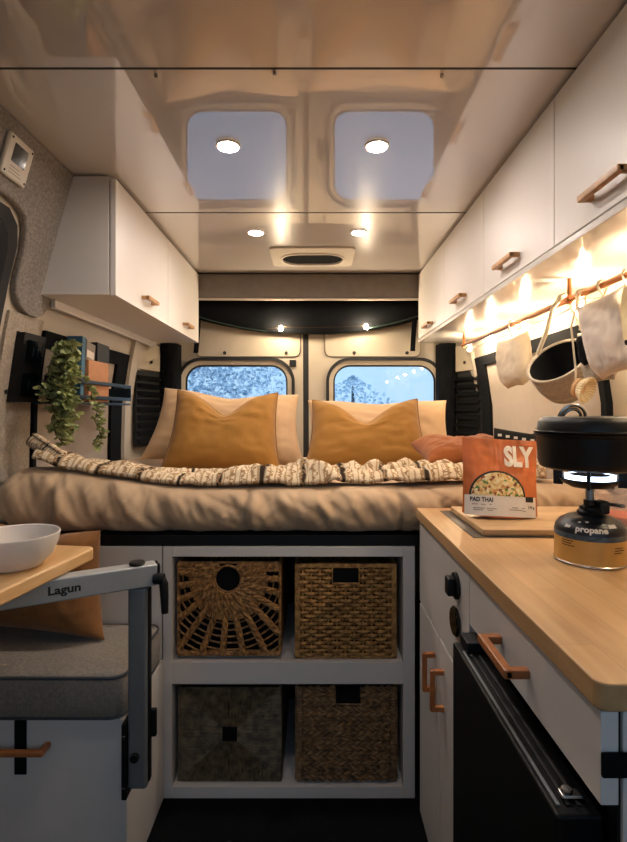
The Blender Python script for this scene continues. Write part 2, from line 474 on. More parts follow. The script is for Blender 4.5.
# rear wall: two door leaves with rounded window openings
def door_leaf(n, x0, x1, gx0, gx1):
    gz0, gz1, r = .80, 1.345, .10
    mb = MB()
    Y0, Y1 = 2.95, 2.985
    cx, cz = (gx0+gx1)/2, (gz0+gz1)/2
    k = 10
    inner = [(cx+a, Y0, cz+b) for a, b in rrect(gx1-gx0, gz1-gz0, r, k)]
    outer = []
    for a, b in rrect(gx1-gx0, gz1-gz0, r, k):     # project on the outer rectangle
        ang = math.atan2(b/(gz1-gz0), a/(gx1-gx0))
        outer.append((a, b))
    X0, X1, Z0, Z1 = x0, x1, 0.0, 1.9
    q = []
    nn = k+1
    for c in range(4):
        for j in range(nn):
            t = j/(nn-1)
            if c == 0: p = (X1, Z1)
            elif c == 1: p = (X0, Z1)
            elif c == 2: p = (X0, Z0)
            else: p = (X1, Z0)
            e = .0005*j
            q.append((p[0]+(-e if c in (0, 1) else e)*(1 if c in (0, 1) else 1), Y0, p[1]))
    mb.ring(q, inner, (0, Y1-Y0, 0))
    d = struct('door_%d' % n, mb, M['door'])
    # raised upper panel
    pm = MB()
    px0, px1 = gx0+.02, gx1-.015
    if n == 1: px0, px1 = -.70, -.088
    else: px0, px1 = .06, .62
    pz0, pz1 = 1.395, 1.60
    pc = rrect(px1-px0, pz1-pz0, .035, 6)
    pm.poly([((px0+px1)/2+a, Y0-.001, (pz0+pz1)/2+b) for a, b in pc], (0, -.012, 0))
    new('door_panel', pm, M['door'], d)
    gm = MB()
    pc2 = rrect(px1-px0+.008, pz1-pz0+.008, .038, 6)
    gm.poly([((px0+px1)/2+a, Y0-.0005, (pz0+pz1)/2+b) for a, b in pc2], (0, -.003, 0))
    new('panel_shadow_gap', gm, M['rubber'], d)
    for fx in (px0+.17, px1-.08):
        fm = MB(); fm.cyl((fx, Y0-.021, 1.415), .010, .009, 'y', 16); new('panel_clip', fm, M['rubber'], d)
    # window surround
    wn = struct('window_%d' % n, MB().ring([(cx+a, Y0-.022, cz+b) for a, b in rrect(gx1-gx0+.085, gz1-gz0+.085, r+.04, k)],
                                        [(cx+a, Y0-.022, cz+b) for a, b in rrect(gx1-gx0+.05, gz1-gz0+.05, r+.023, k)], (0, .022, 0)), M['rubber'])
    new('window_inner_trim', MB().ring([(cx+a, Y0-.012, cz+b) for a, b in rrect(gx1-gx0+.05, gz1-gz0+.05, r+.023, k)],
                                 [(cx+a, Y0-.004, cz+b) for a, b in rrect(gx1-gx0+.004, gz1-gz0+.004, r, k)], (0, .01, 0)), M['door'], wn)
    new('window_seal', MB().ring([(cx+a, Y0+.004, cz+b) for a, b in rrect(gx1-gx0+.004, gz1-gz0+.004, r, k)],
                           [(cx+a, Y0+.004, cz+b) for a, b in rrect(gx1-gx0-.018, gz1-gz0-.018, r-.01, k)], (0, .012, 0)), M['rubber'], wn)
    pane = MB(); pane.poly([(cx+a, Y0+.020, cz+b) for a, b in rrect(gx1-gx0-.002, gz1-gz0-.002, r-.002, k)], (0, .004, 0))
    new('window_pane', pane, M['glass'], wn)
    # rain drops sitting on the outer face of the pane
    dm = MB()
    R = random.Random(n)
    cnt = 1500 if n == 1 else 240
    for _ in range(cnt):
        x = R.uniform(gx0+.01, gx1-.01); z = R.uniform(gz0+.02, gz1-.01)
        rad = R.choice((.0035, .005, .0065, .008)) if n == 1 else R.choice((.002, .003))
        b = bmesh.new(); bmesh.ops.create_icosphere(b, subdivisions=1, radius=1)
        bmesh.ops.transform(b, matrix=Matrix.Translation((x, Y0+.0285, z)) @ Matrix.Diagonal((rad, rad*.45, rad*R.uniform(.8, 1.5), 1)), verts=b.verts)
        dm._add(b)
    rd = new('raindrops', dm, M['drop'], wn); rd['kind'] = 'stuff'
    return d
door_leaf(1, -1.05, -.072, -.765, -.162)
rear_right = door_leaf(2, -.034, 1.0, .108, .712)
mb = MB(); mb.box(-.071, -.035, 2.955, 2.99, 0, 1.9, 0); struct('trim_1', mb, M['rubber'])
mb = MB(); mb.box(-.150, -.112, 2.935, 2.9495, 1.335, 1.375, .003)
tag(new('door_latch', mb, M['black']), 'small black square latch on the left rear door above the window corner', 'latch')
mb = MB(); mb.box(.016, .075, 2.935, 2.9495, .99, 1.1, .004)
new('door_pull', mb, M['black'], rear_right)

# cab end behind the lens: a wall with the windscreen opening
mb = MB()
mb.box(-1.05, 1.0, YB-.03, YB, 0, .80, 0); mb.box(-1.05, 1.0, YB-.03, YB, 1.70, 1.9, 0)
mb.box(-1.05, -.84, YB-.03, YB, .80, 1.70, 0); mb.box(.78, 1.0, YB-.03, YB, .80, 1.70, 0)
struct('wall_front', mb, M['wallbeige'])
mb = MB(); mb.box(-.84, .78, YB-.02, YB-.015, .80, 1.70, 0); struct('window_6', mb, M['glass'])

# header beam
mb = MB(); mb.box(-.80, .74, 2.736, 2.80, 1.69, 1.828, .012, 3); struct('trim_2', mb, M['beam'])
mb = MB(); mb.box(-.80, .74, 2.732, 2.75, 1.682, 1.692, .003, 2); struct('trim_3', mb, M['wallbeige'])

# rear pillars: padded dark column, louvred vent and painted cap on each side
for s, xa, xb, P, Q in ((-1, -.885, -.785, (-.935, 2.60), (-.888, 2.84)), (1, .71, .806, (.880, 2.63), (.812, 2.84))):
    mb = MB()
    mb.grid(24, 30, lambda u, v: (xa+(xb-xa)*u, 2.86-.03*math.sin(PI*u)**.5+.008*nz(u*3, v*14, s), .80+.66*v))
    mb.box(xa, xb, 2.862, 2.94, .8, 1.46, 0)
    tag(new('side_curtain', mb, M['blackmat']), 'black padded fabric column at the %s edge of the rear doors' % ('left' if s < 0 else 'right'), 'curtain', 'padded columns beside the rear doors')
    P, Q = Vector((*P, 0)), Vector((*Q, 0)); L = (Q-P).length
    T = Matrix.Translation(P) @ Matrix.Rotation(math.atan2((Q-P).y, (Q-P).x), 4, 'Z')      # local x runs along the pillar
    inn = -1 if s < 0 else 1                                                              # local y towards the room
    vt = thing('louvre_vent', ((P.x+Q.x)/2, (P.y+Q.y)/2, .8), 'black louvred air vent in the rear corner %s' % ('left of the pillows' if s < 0 else 'right of the pillows, above the orange pouch'), 'vent', 'louvred vents in the rear corners')
    mb = MB(); mb.box(0, L, -.006, .006, .886, 1.29, .002, M=T); new('vent_back', mb, M['rubber'], vt)
    for k in range(9):
        mb = MB(); mb.box(.006, L-.006, -.016, .016, -.0025, .0025, .001, M=T @ Matrix.Translation((0, inn*.016, .916+k*.042)) @ Matrix.Rotation(inn*-.75, 4, 'X'))
        new('slat', mb, M['satin_black'], vt)
    mb = MB(); mb.box(0, L, -.010, .018, 1.295, 1.44, .004, M=T)
    cap = struct('trim_%d' % (4 if s < 0 else 5), mb, M['door'])
    mb = MB(); mb.cyl((L*.55, inn*.022, 1.34), .008, .008, 'y', 14); bmesh.ops.transform(mb.bm, matrix=T, verts=mb.bm.verts)
    new('screw', mb, M['rubber'], cap)

# black roll-up blackout curtain sagging above the rear doors
def rollcurtain():
    mb = MB()
    def bot(X): return 1.512+.075*min(1.3, abs((X+.03)/.60))**2.2
    N = 60
    def f(u, v):
        X = -.78+1.50*v
        zt, zb = 1.72, bot(X)
        a = u*2*PI
        cz = (zt+zb)/2; hz = (zt-zb)/2
        return (X, 2.862+.040*math.cos(a)+.004*nz(X*9, a), cz+hz*math.sin(a)*(1-.06*math.cos(a)**2)+.003*nz(X*12, a*2, 4))
    V = mb.grid(24, N, f, wrap_u=True)
    for j in (0, N-1): mb.bm.faces.new([V[i][j] for i in range(24)])
    return mb
rc = thing('blackout_curtain', (0, 2.86, 1.5), 'rolled black blackout curtain sagging above the two rear doors', 'curtain')
new('rolled_cloth', rollcurtain(), M['blackmat'], rc, recalc=True)
for x, z1 in ((-.655, 1.40), (.562, 1.41)):
    mb = MB()
    pts = [(x, 2.815, 1.60), (x-.004, 2.806, 1.55), (x-.008, 2.815, 1.48), (x-.014, 2.83, z1)]
    for a, b in zip(pts, pts[1:]):
        pass
    mb.grid(2, 12, lambda u, v: (x-.014+.028*u-.014*v, 2.812+.006*math.sin(v*4), 1.60-(1.60-z1)*v))
    o = new('strap', mb, M['blackmat'], rc)
    md = o.modifiers.new('s', 'SOLIDIFY'); md.thickness = .003

def cat(p, q, sag, n=14):
    p, q = Vector(p), Vector(q)
    return [p.lerp(q, i/(n-1))-Vector((0, 0, sag*4*(i/(n-1))*(1-i/(n-1)))) for i in range(n)]
mb = MB(); mb.tube(cat((-.69, 2.80, 1.615), (-.27, 2.802, 1.520), .012), .004, 6)
tag(new('cord', mb, M['cord']), 'dark green cord sloping down the left half of the black rolled curtain', 'cord')
mb = MB(); mb.tube(cat((.60, 2.80, 1.615), (.28, 2.802, 1.535), .008), .004, 6)
tag(new('cord', mb, M['cord']), 'dark green cord sloping down the right half of the black rolled curtain', 'cord')

def bulb_part(p, parent, mt, r=.009):
    b = MB(); b.lathe([(0, -r), (r*.7, -r*.7), (r, 0), (r*.7, r*.7), (r*.35, r*1.3), (0, r*1.4)], p, 12)
    return new('bulb', b, mt, parent)
rl = thing('string_light', (0, 2.79, 1.53), 'short string of two glowing bulbs across the black rolled curtain', 'string lights')
pts = cat((-.27, 2.799, 1.535), (-.19, 2.797, 1.545), .002, 5)+cat((-.19, 2.797, 1.545), (.285, 2.797, 1.553), .006, 16)[1:]
mb = MB(); mb.tube(pts, .0015, 5); new('cable', mb, M['wire'], rl)
for x, z in ((-.19, 1.533), (.285, 1.541)): bulb_part((x, 2.785, z), rl, M['bulb2'], .013)

# ------------------------------------------------------------------ felt pillar trim, left window, controls
def wallpatch(outline, off, thick, side='l'):
    """outline in (Y,z) laid on the curved wall, standing off by off..off+thick"""
    mb = MB(); bm = mb.bm
    vmap = {}
    def vt_(p):
        if p not in vmap: vmap[p] = bm.verts.new((0, p[0], p[1]))
        return vmap[p]
    for poly in (outline if isinstance(outline[0], list) else [outline]):
        bm.faces.new([vt_(p) for p in poly])
    for zc in (.9, 1.0, 1.1, 1.2, 1.3, 1.375, 1.45, 1.53, 1.61, 1.69, 1.76):
        bmesh.ops.bisect_plane(bm, geom=bm.verts[:]+bm.edges[:]+bm.faces[:], plane_co=(0, 0, zc), plane_no=(0, 0, 1))
    s = 1 if side == 'l' else -1
    fn = wl if side == 'l' else wr
    r = bmesh.ops.extrude_face_region(bm, geom=bm.faces[:])
    top = [v for v in r['geom'] if isinstance(v, bmesh.types.BMVert)]
    ts = set(top)
    for v in bm.verts:
        v.co.x = fn(v.co.z)+s*(off+(thick if v in ts else 0))
    bmesh.ops.recalc_face_normals(bm, faces=bm.faces)
    return mb
rows_ = [(1.650, 1.33, 1.65), (1.645, 1.385, 1.65), (1.632, 1.42, 1.65), (1.60, 1.445, 1.65), (1.55, 1.458, 1.65), (1.47, 1.460, 1.65), (1.43, 1.469, 1.65),
         (1.41, 1.482, 1.647), (1.395, 1.497, 1.636), (1.383, 1.522, 1.618), (1.375, 1.55, 1.598)]
felt = [[(.55, 1.829), (.55, 1.650), (1.33, 1.650), (1.65, 1.650), (1.65, 1.829)]]
for (za, la, ra_), (zb, lb_, rb_) in zip(rows_, rows_[1:]): felt.append([(la, za), (lb_, zb), (rb_, zb), (ra_, za)])
o = struct('trim_6', wallpatch(felt, .001, .022), M['felt'])
bv = o.modifiers.new('b', 'BEVEL'); bv.width = .012; bv.segments = 3; bv.limit_method = 'ANGLE'; bv.angle_limit = math.radians(55)
o = struct('trim_7', wallpatch([(1.475, .86), (1.475, 1.375), (1.66, 1.375), (1.66, .86)], .001, .010), M['feltlight'])
for y, z in ((1.53, 1.315), (1.515, 1.135)):
    mb = MB(); mb.cyl((wl(z)+.012, y, z), .007, .005, 'x', 12); new('screw', mb, M['rubber'], o)
# dark side window just inside the frame at the far left
o = struct('window_3', wallpatch([(.5, .88), (.5, 1.62), (1.36, 1.63), (1.41, 1.60), (1.432, 1.55), (1.437, 1.45), (1.44, .88)], .002, .014), M['rubber'])
new('window_pane', wallpatch([(.55, .93), (.55, 1.58), (1.34, 1.59), (1.375, 1.565), (1.39, 1.52), (1.395, 1.42), (1.395, .93)], .0165, .004), M['gloss_black'], o)

# white control panel on the felt
cp = thing('control_panel', (-.80, 1.30, 1.69), 'white square control panel with a small dark screen on the grey felt wall', 'control panel')
a = Vector((wl(1.785)+.030, 0, 1.785)); b = Vector((wl(1.69)+.030, 0, 1.69))
nrm = Vector((1, 0, 0)); up = (a-b).normalized(); nrm = Vector((up.z, 0, -up.x))
if nrm.x < 0: nrm = -nrm
B = Matrix(((0, up.x, nrm.x), (1, up.y, nrm.y), (0, up.z, nrm.z)))   # local x->Y, y->up, z->normal
T = Matrix.Translation(((a.x+b.x)/2, 1.318, (a.z+b.z)/2)) @ B.to_4x4()
mb = MB(); mb.box(-.053, .053, -.053, .053, -.008, .006, .006, 3, M=T); new('panel_body', mb, M['paper'], cp)
mb = MB(); mb.box(-.030, .028, -.012, .036, .0055, .0075, .001, 1, M=T); new('screen', mb, M['gloss_black'], cp)
for sx in (-.043, .043):
    for sy in (-.043, .043):
        mb = MB(); mb.cyl((0, 0, 0), .0035, .002, 'z', 10); bmesh.ops.transform(mb.bm, matrix=T @ Matrix.Translation((sx, sy, .0055)), verts=mb.bm.verts)
        new('screw', mb, M['rubber'], cp)
for k in range(3):
    mb = MB(); mb.box(-.028, .012+.006*k, -.024-.008*k, -.022-.008*k, .0055, .0064, 0, M=T); new('caption', mb, M['greyb'], cp)

# side windows with black frames and pleated shade inserts
def framed_window(n, side, y0, y1, z0, z1, tl, tt, tr):
    s = 1 if side == 'l' else -1
    o = struct('window_%d' % n, wallpatch([(y0, z1-tt), (y0, z1), (y1, z1), (y1, z1-tt)], .001, .020, side), M['blackmat'])
    new('frame_side', wallpatch([(y0, z0), (y0, z1-tt), (y0+tl, z1-tt), (y0+tl, z0)], .001, .020, side), M['blackmat'], o)
    new('frame_side', wallpatch([(y1-tr, z0), (y1-tr, z1-tt), (y1, z1-tt), (y1, z0)], .001, .020, side), M['blackmat'], o)
    new('shade_panel', wallpatch([(y0+tl, z0), (y0+tl, z1-tt), (y1-tr, z1-tt), (y1-tr, z0)], .001, .006, side), M['shade'], o)
framed_window(4, 'l', 1.665, 2.42, .84, 1.345, .02, .055, .125)
framed_window(5, 'r', 1.50, 2.62, .84, 1.35, .03, .045, .12)
mb = wallpatch([(2.66, .84), (2.66, 1.44), (2.73, 1.44), (2.73, .84)], .001, .02, 'r'); struct('trim_8', mb, M['wallbeige'])
mb = wallpatch([(2.46, .84), (2.46, 1.44), (2.53, 1.44), (2.53, .84)], .001, .02, 'l'); struct('trim_9', mb, M['wallbeige'])

# black double socket plate
sp = thing('socket_plate', (-.93, 1.58, 1.105), 'black double socket plate on the pale felt wall left of the trailing plant', 'socket')
new('plate', wallpatch([(1.525, 1.105), (1.525, 1.318), (1.645, 1.318), (1.645, 1.105)], .012, .026), M['black'], sp)
for zc in (1.158, 1.262):
    new('socket', wallpatch([(1.545, zc-.035), (1.545, zc+.035), (1.625, zc+.035), (1.625, zc-.035)], .0385, .005), M['gloss_black'], sp)
    for yy in (1.572, 1.598):
        new('socket_slot', wallpatch([(yy-.003, zc-.014), (yy-.003, zc+.014), (yy+.003, zc+.014), (yy+.003, zc-.014)], .044, .0015), M['bluesteel'], sp)

# ------------------------------------------------------------------ wall shelf with books and plant
sh = thing('wall_shelf', (-.87, 1.85, 1.10), 'narrow dark metal wall shelf with two front rails under the left cabinet', 'shelf')
mb = MB(); mb.box(-.915, -.80, 1.62, 2.17, 1.100, 1.108, .001); new('shelf_board', mb, M['bluesteel'], sh)
for z in (1.118, 1.172):
    mb = MB(); mb.box(-.806, -.797, 1.62, 2.17, z, z+.014, .002); new('rail', mb, M['bluesteel'], sh)
for y in (1.62, 2.161):
    mb = MB(); mb.box(-.915, -.797, y, y+.009, 1.132, 1.172, .002); new('end_bracket', mb, M['bluesteel'], sh)
def book(name, label, y, th, ht, dp, mt, lean=0, x0=-.905, grp='books on the wall shelf', z=1.109, tagpaper=False):
    o = thing(name, (x0, y, z), label, 'book', grp)
    T = Matrix.Translation((x0, y, z)) @ Matrix.Rotation(lean, 4, 'X')
    mb = MB(); mb.box(0, dp, 0, th, 0, ht, .002, M=T); new('cover', mb, mt, o)
    mb = MB(); mb.box(.003, dp-.004, .002, th-.002, ht-.002, ht+.0006, 0, M=T); new('pages', mb, M['paper'], o)
    if tagpaper:
        mb = MB(); mb.box(dp+.0002, dp+.0012, th*.15, th*.85, ht*.74, ht*.86, 0, M=T); new('title_label', mb, M['inkw'], o)
book('book', 'blue spined book leaning at the left of the shelf beside the plant', 1.728, .026, .232, .055, M['blueb'], -.10, x0=-.868)
book('book', 'thin black book between the blue book and the grey book', 1.758, .016, .230, .050, M['blackb'], -.12, x0=-.870)
book('book', 'grey covered book with a white title label behind the tan box', 1.862, .085, .240, .03, M['greyb'], -.14, x0=-.898, tagpaper=True)
book('book', 'charcoal book standing behind the right end of the tan box', 1.99, .115, .242, .03, M['darkb'], -.03, x0=-.898)
mb = MB(); mb.box(-.858, -.812, 1.795, 1.97, 1.109, 1.262, .003)
tag(new('box', mb, M['orangeb']), 'tan orange box standing behind the shelf rails in front of the books', 'box')

pl = thing('trailing_plant', (-.86, 1.60, 1.109), 'trailing green pothos in a dark pot at the left end of the wall shelf', 'plant')
mb = MB(); mb.lathe([(0, 0), (.040, 0), (.048, .085), (.044, .085), (.040, .075), (0, .075)], (-.858, 1.682, 1.109), 24); new('pot', mb, M['pot'], pl)
vines = MB(); leaves = MB()
R = random.Random(5)
def leaf(p, d, size):
    bm = leaves.bm
    d = Vector(d).normalized()
    side = d.cross(Vector((0, 0, 1)))
    if side.length < .05: side = Vector((0, 1, 0))
    side.normalize(); side = (side+Vector((R.uniform(-.5, .5), R.uniform(-.5, .5), R.uniform(-.5, .5)))).normalized()
    nrm = side.cross(d).normalized()
    ol = [(0, 0), (.25, .42), (.55, .46), (.82, .24), (1, 0)]
    c = []
    for t, wd in ol: c.append(bm.verts.new(p+d*size*t+nrm*size*.18*math.sin(PI*t)*-1))
    L = [bm.verts.new(p+d*size*t+side*size*wd+nrm*size*.10) for t, wd in ol[1:4]]
    Rr = [bm.verts.new(p+d*size*t-side*size*wd+nrm*size*.10) for t, wd in ol[1:4]]
    for S in (L, Rr):
        bm.faces.new((c[0], c[1], S[0])); bm.faces.new((c[1], c[2], S[1], S[0])); bm.faces.new((c[2], c[3], S[2], S[1])); bm.faces.new((c[3], c[4], S[2]))
strands = []
for k in range(36):
    y = R.uniform(1.525, 1.61); zend = R.choice((.97, .98, 1.0, 1.03, 1.08, 1.13))+R.uniform(-.005, .03)
    strands.append((y, R.choice((R.uniform(-.84, -.80), R.uniform(-.79, -.765))), zend))
strands += [(1.765, -.77, .965), (1.775, -.765, .955)]
for y, x, ze in strands:
    p = Vector((-.858+R.uniform(-.02, .02), 1.682+R.uniform(-.02, .02), 1.195)); pts = [p.copy()]
    mid = Vector((x, 1.62+(y-1.60)*.8, 1.235+R.uniform(-.03, .06)))
    if y > 1.74: mid = Vector((-.77, 1.70, 1.16))
    n1 = 6
    for i in range(1, n1+1):
        t = i/n1; pts.append(p.lerp(mid, t)+Vector((0, 0, .05*math.sin(PI*t))))
    q = Vector((x, y, 1.15)); z = mid.z
    nseg = max(4, int((mid.z-ze)/.016))
    for i in range(1, nseg+1):
        t = i/nseg
        pts.append(Vector((x+.008*math.sin(i*1.3+y*40), mid.y+(y-mid.y)*min(1, t*2.2)+.008*math.sin(i*.9+x*90), mid.z+(ze-mid.z)*t)))
    vines.tube(pts, .0013, 5)
    for i in range(2, len(pts)):
        for _ in range(2 if y > 1.74 else R.choice((1, 2, 2))):
            d = (R.uniform(-.2, 1), R.uniform(-1, 1), R.uniform(-.8, .15))
            leaf(pts[i], d, R.uniform(.018, .032))
new('vine', vines, M['stem'], pl)
new('foliage', leaves, M['leaf'], pl)

# ------------------------------------------------------------------ overhead cabinets
def bar_handle(parent, x, y0, y1, z, dirx, mt, name='handle', t=.014, off=.030):
    mb = MB()
    xa, xb = sorted((x+dirx*(off-t), x+dirx*off))
    mb.box(xa, xb, y0, y1, z-t/2, z+t/2, .003, 2)
    for yy in (y0, y1-t):
        a, b = sorted((x, x+dirx*(off-.002)))
        mb.box(a, b, yy, yy+t, z-t/2+.0005, z+t/2-.0005, .002, 2)
    return new(name, mb, mt, parent)

def shaped_side(y0, y1, face, zb, zt, side, th=.018):
    """panel whose outer edge follows the wall"""
    f = wl if side == 'l' else wr
    zs = [zb+(zt-zb)*i/8 for i in range(9)]
    mb = MB()
    pts = [(face, y0, zb), (face, y0, zt)]+[(f(z)+(.003 if side == 'l' else -.003), y0, z) for z in reversed(zs)]
    mb.poly(pts, (0, y1-y0, 0)); return mb
LF = -.635; RF = .565; CB = 1.448; CT = 1.824
lc = thing('overhead_cabinet', (-.75, 2.17, CB), 'white two door overhead cabinet under the ceiling on the left wall', 'cabinet')
new('side_panel', shaped_side(1.592, 1.610, LF-.022, CB, CT, 'l'), M['white'], lc)
new('side_panel', shaped_side(2.712, 2.730, LF-.022, CB, CT, 'l'), M['white'], lc)
mb = MB(); mb.box(wl(CB)+.010, LF-.022, 1.610, 2.712, CB+.0, CB+.018, .001); new('bottom_panel', mb, M['white'], lc)
mb = MB(); mb.box(wl(CT)+.004, LF-.022, 1.610, 2.712, CT-.016, CT, .001); new('top_panel', mb, M['white'], lc)
mb = MB(); mb.box(wl(CB-.03)+.024, wl(CB-.03)+.040, 1.66, 2.70, CB-.030, CB-.001, .002); new('wall_batten', mb, M['white'], lc)
for y0, y1 in ((1.594, 2.160), (2.163, 2.728)):
    mb = MB(); mb.box(LF-.018, LF, y0, y1, CB-.002, CT-.006, .0015, 2); d = new('door', mb, M['white'], lc)
    ym = (y0+y1)/2+.012
    bar_handle(d, LF, ym-.06, ym+.06, CB+.045, 1, M['oakh'])

rcab = thing('overhead_cabinet', (.70, 1.6, CB), 'long white overhead cabinet with a row of doors on the right wall', 'cabinet')
for ya, yb in ((.19, .208), (2.715, 2.732)):
    new('side_panel', shaped_side(ya, yb, RF+.022, CB, CT, 'r'), M['white'], rcab)
mb = MB(); mb.box(RF+.022, wr(CB)-.006, .208, 2.715, CB+.016, CB+.030, .001); new('bottom_panel', mb, M['under'], rcab)
mb = MB(); mb.box(RF-.001, wr(CB)-.016, .19, 2.732, CB-.0, CB+.015, .001); new('underside_board', mb, M['under'], rcab)
mb = MB(); mb.box(RF+.022, wr(CT)-.006, .208, 2.715, CT-.016, CT, .001); new('top_panel', mb, M['white'], rcab)
ys = [.19, .686, 1.182, 1.674, 2.19, 2.732]
for y0, y1 in zip(ys, ys[1:]):
    mb = MB(); mb.box(RF, RF+.018, y0+.0015, y1-.0015, CB+.019, CT-.006, .0015, 2); d = new('door', mb, M['white'], rcab)
    ym = (y0+y1)/2+(.02 if y0 < 1.5 else .0)
    bar_handle(d, RF, ym-.07, ym+.07, CB+.062 if y0 < 2 else CB+.05, -1, M['oakh'])

# ------------------------------------------------------------------ ceiling fittings
for x, y, r, lb in ((-.246, 1.415, .030, 'large downlight over the middle of the van, the left of the two'),
                    (.175, 1.415, .030, 'large downlight over the middle of the van, the right of the two'),
                    (-.249, 2.107, .030, 'small far downlight left of the roof vent'),
                    (.185, 2.107, .030, 'small far downlight right of the roof vent'),
                    (-.246, .72, .030, 'added fill downlight out of view in the front ceiling panel, left one nearer the cab'),
                    (.175, .72, .030, 'added fill downlight out of view in the front ceiling panel, right one nearer the cab')):  # unseen pair added to lift the light low in the van
    z = 1.826 if y < 1.09 else 1.83 if y < 1.9 else 1.831
    d = thing('downlight', (x, y, z-.006), 'round glowing white '+lb, 'ceiling light', 'downlights in the glossy ceiling')
    mb = MB(); mb.lathe([(r*.98, 0), (r*1.14, 0), (r*1.18, .003), (r*1.18, .006), (r*.98, .006), (r*.98, 0)], (x, y, z-.0065), 40); new('trim_ring', mb, M['bowl'], d)
    mb = MB(); mb.lathe([(0, 0), (r*.975, 0), (r*.975, .002), (0, .002)], (x, y, z-.004), 40); new('lens', mb, M['downfill' if y < 1 else 'down'], d)
rv = thing('roof_vent', (-.01, 2.45, 1.82), 'white framed roof vent with a dark oval opening in the rear ceiling', 'vent')
mb = MB()
o_ = [(-.012+a, 2.44+b, 1.8215) for a, b in rrect(.40, .29, .03, 8)]
i_ = [(-.012+a, 2.46+b, 1.8215) for a, b in rrect(.30, .17, .084, 8)]
mb.ring(o_, i_, (0, 0, .009)); new('vent_frame', mb, M['paper'], rv)
mb = MB(); mb.poly([(-.012+a, 2.46+b, 1.826) for a, b in rrect(.306, .178, .084, 8)], (0, 0, .0035)); new('vent_opening', mb, M['blackmat'], rv)
mb = MB(); mb.ring([(-.012+a, 2.46+b, 1.8155) for a, b in rrect(.312, .184, .09, 8)], [(-.012+a, 2.46+b, 1.8155) for a, b in rrect(.296, .168, .082, 8)], (0, 0, .006)); new('vent_lip', mb, M['bowl'], rv)
for x, y, lb in ((-.355, 1.115, 'left'), (.283, 1.115, 'right'), (-.09, 1.108, 'middle')):
    mb = MB(); mb.cyl((x, y, 1.826-.004), .004, .008, 'z', 10)
    tag(new('ceiling_screw', mb, M['steel']), 'tiny %s screw head beside the front ceiling joint' % lb, 'screw', 'screws along the ceiling joint')

# ------------------------------------------------------------------ bed base with cubbies and baskets
FY = 1.39
bb = thing('storage_unit', (-.07, FY, 0), 'white open storage unit with four cubbies under the bed', 'shelf unit')
mb = MB(); mb.box(-.4226, -.3975, FY, 1.83, 0, .700, .0015); new('side_panel', mb, M['white'], bb)
mb = MB(); mb.box(.245, .278, FY, 1.83, 0, .700, .0015); new('side_panel', mb, M['white'], bb)
mb = MB(); mb.box(-.3975, .245, FY, 1.83, .672, .700, .0015); new('top_rail', mb, M['white'], bb)
mb = MB(); mb.box(-.3975, .245, FY-.001, 1.83, .318, .379, .0015); new('shelf_board', mb, M['white'], bb)
mb = MB(); mb.box(-.3975, .245, FY, 1.83, .0, .032, .0015); new('bottom_board', mb, M['white'], bb)
mb = MB(); mb.box(-.3975, .245, 1.815, 1.83, .032, .672, 0); new('back_panel', mb, M['black'], bb)
mb = MB(); mb.box(-.940, -.4262, FY, FY+.018, .001, .700, .0015)
tag(new('panel', mb, M['white']), 'plain white board under the bed between the bench and the cubbies', 'panel')
mb = MB(); mb.box(-.935, .88, FY+.005, 2.90, .7005, .731, .002)
tag(new('bed_platform', mb, M['black']), 'black bed platform edge under the tan mattress', 'bed platform')
def strand(mb, p, q, r, amp=0, turns=8, phase=0, n=24, seg=5, nrm=(0, -1, 0), wob=0.0, seed=0):
    p, q, nrm = Vector(p), Vector(q), Vector(nrm)
    t = (q-p).normalized(); s = t.cross(nrm).normalized()
    pts = []
    for i in range(n):
        u = i/(n-1); a = phase+turns*2*PI*u
        off = s*(amp*math.cos(a))+nrm*(amp*.8*math.sin(a)+amp*.8)
        if wob: off = off+s*wob*nz(u*6, seed*3.1, 1)
        pts.append(p.lerp(q, u)+off)
    mb.tube(pts, r, seg)
def braid(mb, p, q, r, **k):
    L = (Vector(q)-Vector(p)).length
    tn = max(1, L/(r*7))
    n = max(6, int(tn*7))
    for ph in (0, 2*PI/3, 4*PI/3):
        strand(mb, p, q, r*.62, amp=r*.55, turns=tn, phase=ph, n=n, seg=5, **k)

